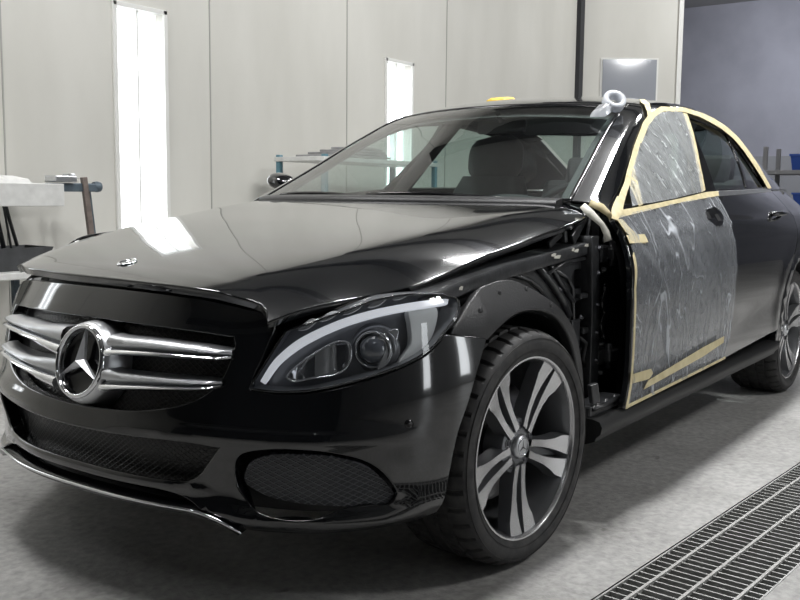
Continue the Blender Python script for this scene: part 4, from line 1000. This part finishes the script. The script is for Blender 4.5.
for x0, z0 in ((1.455,.915),(1.555,.905)):  # dark plates on the door skin stand for shade inside the handle openings
    mb = MB(); mb.loft([[tuple(SR(np.array(x0 + dx), np.array(z0 + dz)) + np.array([0, -.001 - o, 0])) for dx, dz in ((-.022,-.012),(.022,-.012),(.022,.014),(-.022,.014))] for o in (0, .0006)], smooth=False)
    tag(build(mb, 'handle_opening_shade', M['inner'], fdL), 'dark square for the shade in the opening left by the removed handle')
def tp(key, o=.008, fn=S, m='tape', pts=None, **k):
    q = [tuple(p) + (1,) for p in (pts if pts is not None else PX[key])]
    t = pp('masking_tape', lambda a, b: fn(a, b, o), q, M[m], step=.015, thick=.0015, roll=.0005, smooth=False, **k); tag(t, 'strip of cream masking tape'); return t
arch_u = [(.655,.935),(.83,1.008),(1.017,1.106),(1.2,1.200),(1.33,1.264),(1.46,1.310),(1.6,1.340),(1.86,1.361),(2.1,1.352),(2.3,1.336),(2.47,1.313),(2.58,1.258),(2.68,1.185),(2.78,1.10),(2.865,1.04)]
def offs(pl, d):
    p = np.array(pl, float); t = np.gradient(p, axis=0); t /= np.linalg.norm(t, axis=1, keepdims=True); return p + np.stack([-t[:, 1], t[:, 0]], 1)*d
for kx, o_ in (('t_arch', .010), ('t_mid', .006), ('t_tri', .011), ('t_belt', .009), ('t_beltfront', .012), ('t_edge1', .011), ('t_edge2', .013), ('t_low1', .011), ('t_low2', .013)): tp(kx, o_)
tp('', pts=[(.642,.81),(.625,.80),(.596,.695),(.601,.537),(.598,.394),(.572,.323),(.59,.322),(.612,.394),(.615,.537),(.61,.695),(.638,.79)], fn=lambda a, b, o: S(a, b, o + .004))
tp('', pts=[(.585,.322),(.60,.333),(1.59,.353),(1.592,.344)], o=.010)
tp('', fn=lambda a, b, o: G(a, b) + np.array([0, -.004, .006]), pts=[(3.0,-.12),(3.2,-.12),(3.72,.04),(3.98,.11),(3.80,.11),(3.45,.04)], out_ref=(1.6, 0, .8))
# loose white-and-cream tape over the bonnet corner
def strip(name, pts, w, m, label):
    mb = MB(); vs = []
    for i, p in enumerate(pts):
        a = Vector(pts[max(0, i-1)]); b = Vector(pts[min(len(pts)-1, i+1)]); d = (b - a).normalized(); s = d.cross(Vector((-.75, -.65, .1))).normalized(); ww = w*(1 + .25*math.sin(i*2.1))
        vs += [Vector(p) + s*ww/2, Vector(p) - s*ww/2]
    n = len(pts); fs = [(2*i, 2*i + 1, 2*i + 3, 2*i + 2) for i in range(n - 1)]
    mb.add(vs, fs, True); o = build(mb, name, m); tag(o, label)
    sm = o.modifiers.new('thick', 'SOLIDIFY'); sm.thickness = .0012
strip('masking_tape', [(.575,-.742,.955),(.580,-.768,.930),(.600,-.800,.895),(.622,-.806,.868),(.636,-.806,.842)], .022, M['tapewhite'], 'loose pale tape over the bonnet corner')
strip('masking_tape', [(.625,-.745,.964),(.640,-.778,.948),(.652,-.802,.925),(.668,-.808,.905),(.700,-.812,.898)], .022, M['tape'], 'torn tape end at the pillar base')
tag(fdL, 'front door under masking film')
# ================================================================= THE PLACE
WY = 2.6
def booth_wall():
    m, nt, b = mat('booth_panel_paint'); setp(b, rough=.5)
    N, L = nt.nodes, nt.links; tc = N.new('ShaderNodeTexCoord'); n = N.new('ShaderNodeTexNoise'); n.inputs['Scale'].default_value = 1.1; n.inputs['Detail'].default_value = 6
    mp = N.new('ShaderNodeMapping'); mp.inputs['Scale'].default_value = (2, 2, .6); L.new(tc.outputs['Object'], mp.inputs[0]); L.new(mp.outputs[0], n.inputs[0])
    cr = N.new('ShaderNodeValToRGB'); e = cr.color_ramp.elements; e[0].position = .3; e[0].color = (.56, .55, .505, 1); e[1].position = .7; e[1].color = (.64, .63, .585, 1)
    L.new(n.outputs['Fac'], cr.inputs[0]); L.new(cr.outputs[0], b.inputs['Base Color']); return m
M['wall'] = booth_wall()
M['seam'] = simple('panel_seam', (.36, .36, .33), .7)
M['wallframe'] = simple('light_frame_white', (.72, .72, .69), .4)
M['dark'] = simple('dark_wall', (.24, .245, .28), .8, noise=.12, nscale=1.5)
M['behind'] = simple('dark_hall', (.035, .036, .04), .8)
M['hall'] = simple('hall_wall_grey', (.30, .305, .31), .8, noise=.1, nscale=1.2)
def emis(name, col, s):
    m, nt, b = mat(name); setp(b, color=(.8, .8, .8), emit=col, estr=s); return m
M['tube'] = emis('light_tube', (.93, .97, 1.0), 5)
M['diff'] = emis('light_diffuser', (.90, .95, 1.0), 1.35)
M['lamp'] = emis('ceiling_tube', (.95, .97, 1.0), 11)
def floor_mat():
    m, nt, b = mat('concrete_floor'); N, L = nt.nodes, nt.links
    tc = N.new('ShaderNodeTexCoord')
    def noise(sc, det, dist=0, v=None):
        n = N.new('ShaderNodeTexNoise'); n.inputs['Scale'].default_value = sc; n.inputs['Detail'].default_value = det; n.inputs['Distortion'].default_value = dist; L.new(tc.outputs['Object'], n.inputs[0]); return n.outputs['Fac']
    def ramp(f, a, b_, c0, c1):
        r = N.new('ShaderNodeValToRGB'); e = r.color_ramp.elements; e[0].position = a; e[0].color = (*c0, 1); e[1].position = b_; e[1].color = (*c1, 1); L.new(f, r.inputs[0]); return r.outputs[0]
    def mul(a, b_, f=1.0):
        x = N.new('ShaderNodeMix'); x.data_type = 'RGBA'; x.blend_type = 'MULTIPLY'; x.inputs[0].default_value = f; L.new(a, x.inputs[6]); L.new(b_, x.inputs[7]); return x.outputs[2]
    base = ramp(noise(2.2, 8, .4), .3, .72, (.27, .265, .255), (.42, .415, .405))
    fine = ramp(noise(38, 8, .3), .30, .70, (.72, .72, .72), (1.16, 1.16, 1.15))
    spot = ramp(noise(7.5, 4, .6), .27, .33, (.50, .49, .47), (1, 1, 1))
    scr = ramp(noise(1.1, 9, 2.2), .485, .5, (1, 1, 1), (1, 1, 1))
    c = mul(mul(base, fine), spot, .8); L.new(c, b.inputs['Base Color'])
    rr = N.new('ShaderNodeMapRange'); L.new(noise(3, 6), rr.inputs[0]); rr.inputs[3].default_value = .35; rr.inputs[4].default_value = .62; L.new(rr.outputs[0], b.inputs['Roughness'])
    bp = N.new('ShaderNodeBump'); bp.inputs['Strength'].default_value = .18; bp.inputs['Distance'].default_value = .01; L.new(noise(90, 6), bp.inputs['Height']); L.new(bp.outputs[0], b.inputs['Normal'])
    return m
M['floor'] = floor_mat()
M['grate'] = simple('galvanised_steel', (.36, .36, .35), .45, metal=.6, noise=.15, nscale=30)
M['pit'] = simple('drain_pit', (.02, .02, .02), .9)
M['tray'] = simple('pale_metal_tray', (.60, .60, .58), .5, noise=.1)
M['steel'] = simple('worn_blue_steel', (.10, .13, .155), .45, metal=.3, noise=.3)
M['brown'] = simple('worn_brown_steel', (.16, .13, .115), .5, metal=.2, noise=.3)
M['tubgrey'] = simple('dark_grey_tub', (.055, .057, .06), .6, noise=.3, nscale=12)
M['teal'] = simple('teal_metal', (.10, .22, .27), .45)
M['yellow'] = simple('yellow_tape', (.75, .50, .08), .5)
M['blue'] = simple('blue_plastic', (.01, .05, .26), .45)
M['whiteplastic'] = glass_mat('translucent_plastic', (.85, .87, .9), 1.0, .15, body=(.60, .62, .66), bodyfac=.72)
M['clearfilm'] = glass_mat('crumpled_clear_plastic', (.9, .92, .94), 1.6, .12, body=(.70, .72, .75), bodyfac=.42)
def struct(o): o['kind'] = 'structure'; return o
# floor with a drain pit cut out, slightly askew to the car
DA = -.0785; DC0 = Vector((-.114, -1.111, 0)); DW = .318
def dl(u, v, z=0): return (DC0.x + u*math.cos(DA) + v*math.sin(DA), DC0.y + u*math.sin(DA) - v*math.cos(DA), z)     # u along, v across
U0, U1 = -.95, 3.405
X0, X1, Y0, Y1 = -6.5, 16, -7, 6.5
O_ = [(X0, Y0, 0), (X1, Y0, 0), (X1, Y1, 0), (X0, Y1, 0)]; I_ = [dl(U0, DW), dl(U1, DW), dl(U1, 0), dl(U0, 0)]
mb = MB(); mb.add(O_ + I_, [(0, 1, 5, 4), (1, 2, 6, 5), (2, 3, 7, 6), (3, 0, 4, 7)]); struct(mb.build('floor', M['floor']))
mb = MB(); z = -.16
mb.add([dl(U0, DW, z), dl(U1, DW, z), dl(U1, 0, z), dl(U0, 0, z)] + I_, [(0,1,2,3),(0,1,5,4),(1,2,6,5),(2,3,7,6),(3,0,4,7)]); struct(mb.build('trim_1', M['pit']))
# steel grating in the drain: bearing bars across, three rods along
def grate(u0, u1):
    c = dl((u0 + u1)/2, DW/2, -.034); o = empty('drain_grate', c, DA); L_ = u1 - u0
    mb = MB(); n = int(L_/.0335)
    for i in range(n + 1): mb.box((-L_/2 + .006 + (L_ - .012)*i/n, 0, .015), (.0058, DW - .016, .028))
    mb.build('cross_slats', M['grate'], o)
    for y in (.098, -.002, -.108):
        mb = MB(); mb.box((0, y, .0285), (L_ - .004, .0085, .009)); mb.build('long_rod', M['grate2'], o)
    for y in (-DW/2 + .005, DW/2 - .005):
        mb = MB(); mb.box((0, y, .015), (L_, .005, .034)); mb.build('edge_bar', M['grate'], o)
    return o
M['grate2'] = simple('worn_bright_steel', (.38, .375, .36), .5, metal=.3, noise=.1, nscale=30)
g = grate(-.95, 1.30); tag(g, 'galvanised floor drain grating nearest the front wheel', 'grate')
g = grate(1.305, 3.40); tag(g, 'galvanised floor drain grating beside the rear of the car, at the right edge', 'grate')
# booth wall with slots for the light boxes
LX = [(-1.25, -.90), (1.40, 1.75), (4.05, 4.40)]; LZ0, LZ1 = .55, 2.06
mb = MB(); Z1 = 4.3; ed = [-6.5]
for a, b_ in LX: ed += [a, b_]
ed.append(7.64)
for i in range(len(ed) - 1):
    a, b_ = ed[i], ed[i+1]
    if i % 2 == 0: mb.box(((a + b_)/2, WY + .05, Z1/2), (b_ - a, .1, Z1))
    else:
        mb.box(((a + b_)/2, WY + .05, LZ0/2), (b_ - a, .1, LZ0)); mb.box(((a + b_)/2, WY + .05, (Z1 + LZ1)/2), (b_ - a, .1, Z1 - LZ1))
struct(mb.build('wall_right', M['wall']))
k = 2
for x in (-4.87, -3.47, -2.07, -.67, .675, 2.134, 3.542, 4.94):
    mb = MB(); mb.box((x, WY - .002, Z1/2), (.008, .006, Z1)); struct(mb.build('trim_%d' % k, M['seam'])); k += 1
for x_ in (.35, 3.7):
    o = empty('wall_light', (x_, -6.94, .25)); mb = MB(); mb.box((0, -.03, 1.0), (.62, .05, 2.1), bev=.01); mb.build('frame', M['wallframe'], o)
    mb = MB(); mb.box((0, .0, 1.0), (.52, .014, 2.0)); mb.build('diffuser', emis('hall_light_diffuser', (.93, .97, 1.0), 7), o)
    tag(o, 'tall light panel on the hall wall facing the driver side of the car', 'light', 'hall wall lights')
for i, (a, b_) in enumerate(LX):
    o = empty('wall_light', ((a + b_)/2, WY, LZ0)); W_ = b_ - a; H_ = LZ1 - LZ0
    mb = MB(); mb.box((0, .07, H_/2), (W_, .01, H_)); mb.build('diffuser', M['diff'], o)
    for s in (-.09, .09):
        mb = MB(); mb.tube([(s, .045, .06), (s, .045, H_ - .06)], .018, 12); mb.build('light_tube', M['tube'], o)
    mb = MB()
    for s in (-1, 1): mb.box((s*(W_/2 + .012), -.008, H_/2), (.028, .018, H_ + .05), bev=.003)
    mb.box((0, -.008, H_ + .012), (W_ + .05, .018, .028), bev=.003); mb.box((0, -.008, -.012), (W_ + .05, .018, .028), bev=.003); mb.build('frame', M['wallframe'], o)
    mb = MB(); mb.box((0, .03, H_/2), (.012, .02, H_)); mb.build('mullion', M['wallframe'], o)
    tag(o, ['wall light panel out of view to the left of the bench', 'tall bright wall light panel rising behind the bonnet, the larger one', 'smaller bright wall light panel seen above the right end of the windscreen pillar'][i] if i != 2 else 'smaller bright wall light panel farther back, above the car roofline', 'light', 'vertical wall lights')
    if i == 0: lt0 = o
# booth door leaf and its window
D0 = Vector((7.70, 2.62, 0)); dd = Vector((.57, -.822, 0)).normalized(); dn = Vector((dd.y, -dd.x, 0)); RZ_ = math.atan2(dd.y, dd.x)
dr = empty('door_1', D0, RZ_); struct(dr)
LW = 1.13
mb = MB(); mb.box((LW/2, 0, 2.15), (LW, .05, 4.3)); pn = mb.build('door_panel', M['wall'], dr)
mb = MB(); mb.box((LW - .02, -.035, 2.15), (.05, .02, 4.3)); mb.box((.02, -.03, 2.15), (.02, .012, 4.3)); mb.build('door_edge', M['wallframe'], dr)
mb = MB(); mb.box((.56, -.03, 2.00), (.64, .012, 1.06)); mb.build('door_window_frame', M['wallframe'], dr)
mb = MB(); mb.box((.56, -.040, 2.00), (.60, .012, 1.02))
M['dwin'] = simple('door_window_grey', (.30, .315, .35), .08, spec=.8, coat=.6)
mb.build('door_window', M['dwin'], dr)
mb = MB(); mb.box((7.62, WY + .02, 2.15), (.10, .14, 4.3)); struct(mb.build('trim_20', M['behind']))
# far hall beyond the opening
mb = MB(); mb.add([(14.5, -9, 0), (14.5, 9, 0), (14.5, 9, 7), (14.5, -9, 7)], [(0, 1, 2, 3)]); struct(mb.build('wall_far', M['dark']))
mb = MB(); mb.box((14.2, 2.0, .84), (.5, 9.0, 1.68)); struct(mb.build('trim_21', simple('grey_wainscot', (.17, .175, .185), .7)))
# walls behind the camera and ceiling: a dark hall
mb = MB(); mb.add([(-6.5, -7, 0), (-6.5, 6.5, 0), (-6.5, 6.5, 6), (-6.5, -7, 6)], [(0, 1, 2, 3)]); struct(mb.build('wall_front', M['behind']))
mb = MB(); mb.add([(-6.5, -7, 0), (16, -7, 0), (16, -7, 6), (-6.5, -7, 6)], [(0, 1, 2, 3)]); struct(mb.build('wall_left', M['hall']))
M['ceil'] = simple('ceiling_grey', (.30, .30, .30), .8)
mb = MB(); mb.add([(-6.5, -7, 4.3), (16, -7, 4.3), (16, 6.5, 4.3), (-6.5, 6.5, 4.3)], [(0, 1, 2, 3)]); struct(mb.build('ceiling', M['ceil']))
kk = 30
for x in np.arange(-5.5, 12, 1.5):
    mb = MB(); mb.box((x, -1.5, 4.12), (.12, 8.5, .25)); struct(mb.build('trim_%d' % kk, M['behind'])); kk += 1
# ceiling lights: long tube fittings parallel with the car
def clight(x, y, z, w, l, s, label):
    o = empty('ceiling_light', (x, y, z)); mb = MB(); mb.box((0, 0, .03), (l + .04, w + .06, .05), bev=.01); mb.build('housing', M['wallframe'], o)
    mb = MB(); mb.box((0, 0, -.002), (l, w, .012), bev=.004); mb.build('diffuser', emis('ceiling_tube', (.95, .975, 1.0), s), o); tag(o, label, 'light', 'ceiling lights')
# ---------------------------------------------------------------- things round the walls
def B3(name, items, m, loc, label, cat, rz=0): pass
# wall bench at the left edge with tools
t = empty('wall_bench', (.285, 2.32, .90)); tag(t, 'pale grey sheet metal shelf board fixed to the wall at left edge', 'shelf')
mb = MB(); mb.box((-.10, .02, .115), (.96, .50, .012), bev=.003); mb.build('top', M['tray'], t)
mb = MB(); mb.box((-.10, -.235, .065), (.96, .012, .11), bev=.003); mb.build('front_panel', M['tray'], t)
for x in (-.45, -.25):
    mb = MB(); mb.bar((x, .2, -.9), (x, .2, .1), .03, .03); mb.build('leg', M['steel'], t)
t = empty('paint_stand', (.93, 2.30, 0)); tag(t, 'worn steel trestle stand with crossed legs beside the wall shelf', 'stand')
mb = MB(); mb.bar((-.21, 0, 1.005), (.08, .0, 1.005), .05, .045, bev=.006); mb.lathe([(.026,-.02),(.03,0),(.026,.02)], (.09,0,1.01), (1,0,0), 12); mb.build('cross_bar', M['steel'], t)
mb = MB(); mb.bar((-.005, -.02, 1.06), (.10, -.05, .0), .035, .03, bev=.004); mb.build('leg', M['brown'], t)
mb = MB(); mb.bar((.05, .03, .99), (.20, .08, .0), .03, .03, bev=.004); mb.build('leg', M['steel'], t)
mb = MB(); mb.box((0, 0, .017), (.13, .10, .034), bev=.006); mb.box((.05, 0, .040), (.03, .07, .012), bev=.004)
o = mb.build('sanding_block', M['satin']); o.location = (.80, 2.30, 1.031); tag(o, 'small silver metal block lying on the steel stand beside the wall shelf', 'tool')
mb = MB(); rings = [[(x*s, y*s2, z) for x, y in ((-.22,-.12),(.22,-.12),(.22,.12),(-.22,.12))] for s, s2, z in ((.80,.8,0),(1.0,1.0,.115),(.96,.95,.115),(.78,.76,.01))]
mb.loft(rings, smooth=False); o = mb.build('paint_tray', M['tubgrey']); o.location = (.43, 2.28, .592); tag(o, 'dark grey plastic tub on the lower pale shelf', 'tub')
t = empty('low_shelf', (.40, 2.30, .47)); tag(t, 'pale lower shelf board carrying the dark grey tub', 'shelf')
mb = MB(); mb.box((0, 0, .105), (.58, .40, .035), bev=.006); mb.build('board', M['tray'], t)
for x in (.12, -.2):
    mb = MB(); mb.bar((x, 0, .09), (x, 0, -.47), .03, .03); mb.build('leg', M['steel'], t)
mb = MB(); mb.tube([(0, 0, .31), (.03, 0, .17), (.075, 0, .01)], .009, 8); mb.tube([(.0, .03, .31), (-.01, .03, .15), (.02, .03, .0)], .012, 8); mb.tube([(-.03, .0, .31), (.01, .0, .2), (.03, -.02, .0)], .006, 8)
o = mb.build('spray_hose', M['tubgrey']); o.location = (.45, 2.28, .70); tag(o, 'thin dark hoses hanging from the shelf down into the grey tub', 'hose')
mb = MB(); mb.loft([[(x*s, y*s, z) for x, y in ((-.12,-.08),(.12,-.08),(.12,.08),(-.12,.08))] for s, z in ((1,0),(.9,.02),(.4,.035))], smooth=False)
o = mb.build('folded_cloth', M['tray']); o.location = (.42, 2.24, 1.022); tag(o, 'pale folded cloth lying on the wall shelf', 'cloth')
M['shgrey'] = simple('sheet_grey', (.28, .28, .28), .5, noise=.2)
# trolley with sheets behind the windscreen
t = empty('parts_trolley', (3.12, 2.2, .045)); tag(t, 'teal framed wheeled trolley behind the windscreen pillar', 'trolley')
for x in (-.55, .75):
    for y in (-.2, .2):
        mb = MB(); mb.bar((x, y, -.045), (x, y, 1.20), .035, .035, bev=.004); mb.build('post', M['teal'], t)
for z in (.45, 1.17):
    mb = MB(); mb.box((.10, 0, z), (1.36, .44, .03), bev=.004); mb.build('shelf_board', M['tray'], t)
for i_ in range(4):
    mb = MB(); mb.box((0, 0, .011), (.62 - .07*i_, .36 - .04*i_, .016), None, .004); mb.bar((-.25 + .03*i_, -.1, .012), (.25, .1, .014), .02, .006)
    o = mb.build('trim_sheet', M['shgrey']); o.location = (3.02 + .05*i_, 2.2, 1.2325 + .0205*i_); o.rotation_euler[2] = .1*i_
    tag(o, ['lowest grey sheet of the pile on the teal trolley', 'middle metal sheet of the pile on the teal trolley', 'second highest sheet of the pile on the teal trolley', 'topmost small sheet of the pile on the teal trolley'][i_], 'sheet', 'sheets piled on the trolley')
# items seen over the boot and on the roof
t = None
def roofz(x, y): 
    us = np.linspace(3, 7, 161); ts = np.linspace(.1, 1.9, 121); U_, T_ = np.meshgrid(us, ts, indexing='ij'); p = G(U_, T_); d = (p[..., 0] - x)**2 + (p[..., 1] - y)**2; i = np.unravel_index(d.argmin(), d.shape); return float(p[i][2])
mb = MB(); mb.lathe([(.026,-.018),(.043,-.018),(.045,-.012),(.045,.012),(.043,.018),(.026,.018),(.024,0),(.026,-.018)], (0, 0, 0), (-.55, -.55, .62), 28)
o = mb.build('tape_roll', M['whiteplastic']); o.location = (1.285, -.535, 1.348); o.rotation_euler = (.0, -.0, 0); 
tag(o, 'roll of translucent white film standing on the roof above the windscreen corner', 'roll')
bpy.context.view_layer.update()
mb = MB(); mb.loft([[(-.07,-.05,0),(.06,-.055,0),(.08,.05,.0),(-.06,.05,0)],[(-.06,-.045,.022),(.05,-.045,.028),(.07,.045,.018),(-.05,.045,.012)],[(-.04,-.03,.03),(.03,-.03,.033),(.05,.03,.024),(-.03,.03,.02)]], smooth=True)
o = mb.build('crumpled_film', M['clearfilm']); o.scale = (.62, .62, 1.1); o.location = (1.205, -.520, 1.296); o.rotation_euler[1] = -.38; tag(o, 'crumpled clear plastic under the film roll on the roof edge', 'plastic')
# yellow tape with black strap on the roof
z_ = roofz(1.9, .12)
mb = MB(); mb.loft([[(x, -.05, 0), (x, .05, 0), (x, .045, h), (x, -.045, h)] for x, h in ((-.09, .005), (-.05, .02), (0, .024), (.04, .012), (.07, .006))], smooth=True)
o = mb.build('yellow_cloth', M['yellow']); o.location = (1.86, .27, roofz(1.86, .27) + .006); tag(o, 'small yellow tape bundle lying on the roof', 'tape')
# blue and grey things in the far room
for (x, y, z, dx, dy, dz, m, nm, lb, ct) in (
    (11.2, -1.25, 0, .6, 1.6, .55, 'brown2', 'storage_bench', 'low dark bench in the room behind the boot', 'bench'),):
    pass
M['shelfgrey'] = simple('shelf_grey', (.20, .20, .205), .6)
t = empty('storage_rack', (10.6, .05, 0)); tag(t, 'long grey storage rack in the darker room behind the boot', 'rack')
for z in (.88, 1.32):
    mb = MB(); mb.box((0, 0, z), (.7, 2.4, .05), bev=.005); mb.build('rack_shelf', M['shelfgrey'], t)
for y in (-1.17, 1.17):
    for x in (-.32, .32):
        mb = MB(); mb.box((x, y, .82), (.05, .05, 1.64)); mb.build('upright', M['shelfgrey'], t)
def bin_(x, y, z, s, m, nm, lb):
    mb = MB(); mb.loft([[(a*s[0]*q, b_*s[1]*q, h) for a, b_ in ((-.5,-.5),(.5,-.5),(.5,.5),(-.5,.5))] for q, h in ((.85, 0), (1, s[2]), (1.05, s[2]), (1.05, s[2]*.85 + .0))], smooth=False)
    o = mb.build(nm, M[m]); o.location = (x, y, z); tag(o, lb, 'bin')
bin_(10.5, .76, 1.346, (.4, .34, .20), 'blue', 'storage_bin', 'blue plastic bin on the upper shelf of the far rack, behind the boot')
bin_(10.5, .70, .906, (.4, .36, .16), 'blue', 'storage_bin', 'blue plastic bin on the lower shelf of the far rack')
bin_(10.5, -.10, 1.346, (.4, .6, .22), 'shelfgrey', 'storage_bin', 'grey bin on the upper shelf of the far rack')
# ---------------------------------------------------------------- lights
def area(name, loc, target, sx, sy, power, col=(1, 1, 1)):
    l = bpy.data.lights.new(name, 'AREA'); l.shape = 'RECTANGLE'; l.size = sx; l.size_y = sy; l.energy = power; l.color = col
    o = bpy.data.objects.new(name, l); COL.objects.link(o); o.location = loc; d = Vector(target) - Vector(loc); o.rotation_euler = d.to_track_quat('-Z', 'Y').to_euler(); return o
clight(.1, -.62, 3.35, .14, .55, 16, 'short ceiling light over the front wheel')
clight(2.7, -.62, 3.35, .14, .55, 16, 'short ceiling light over the rear door')
clight(-3.4, -2.6, 3.9, .16, 1.4, 10, 'ceiling strip light ahead of the car, hall end')
clight(-3.4, .9, 3.9, .16, 1.4, 10, 'ceiling strip light ahead of the car, wall end')
clight(11.0, .9, 4.15, .8, 2.0, 8, 'ceiling light of the far room')
for x_ in (.3, 1.5, 2.7, 4.0, 5.6):
    l = bpy.data.lights.new('down_spot', 'SPOT'); l.energy = 125; l.spot_size = 2.2; l.spot_blend = .6; l.shadow_soft_size = .13
    o = bpy.data.objects.new('down_spot', l); COL.objects.link(o); o.location = (x_, -.70, 3.3)
area('wall_wash', (-1.0, -.4, 4.1), (1.2, 2.6, 1.0), 1.1, .5, 75)
area('wall_wash', (3.2, -.4, 4.1), (4.0, 2.6, 1.2), 1.1, .5, 85)
area('wall_wash', (7.4, -.6, 4.1), (8.0, 2.6, 1.6), 1.1, .5, 75)
area('floor_wash', (2.0, -4.2, 3.9), (1.2, -1.2, 0), .8, .6, 90)
area('hall_fill', (4.5, -4.6, 4.0), (4.5, -7, 1.2), 1.2, .4, 110)  # unseen fill added to brighten the hall wall, no fitting
area('far_wall_fill', (11.4, 1.2, 3.8), (14.5, 1.6, 2.0), 1.0, .6, 110, (.93, .94, 1.0))  # unseen lamp added to lift the far wall
area('booth_fill', (-.5, 1.9, 4.0), (0.4, .6, 0), .8, .6, 60)
w = bpy.data.worlds.new('World'); SC.world = w; w.use_nodes = True; w.node_tree.nodes['Background'].inputs[0].default_value = (.55, .58, .62, 1); w.node_tree.nodes['Background'].inputs[1].default_value = .25
# ---------------------------------------------------------------- camera
cd = bpy.data.cameras.new('Camera'); cam_ = bpy.data.objects.new('Camera', cd); COL.objects.link(cam_); SC.camera = cam_
cd.sensor_width = 36; cd.lens = 938.52/800*36; cd.clip_start = .05; cd.clip_end = 100
r_ = Vector((.58158912, -.81342076, .0100379)); u_ = Vector((.08414937, .07243015, .99381727)); f_ = Vector((.80911864, .57714863, -.11057343))
Rm = Matrix((r_, u_, -f_)).transposed().to_4x4(); Rm.translation = Vector((-2.1819, -2.0053, .9793)); cam_.matrix_world = Rm
SC.view_settings.view_transform = 'Standard'; SC.view_settings.look = 'None'; SC.view_settings.exposure = 0.0
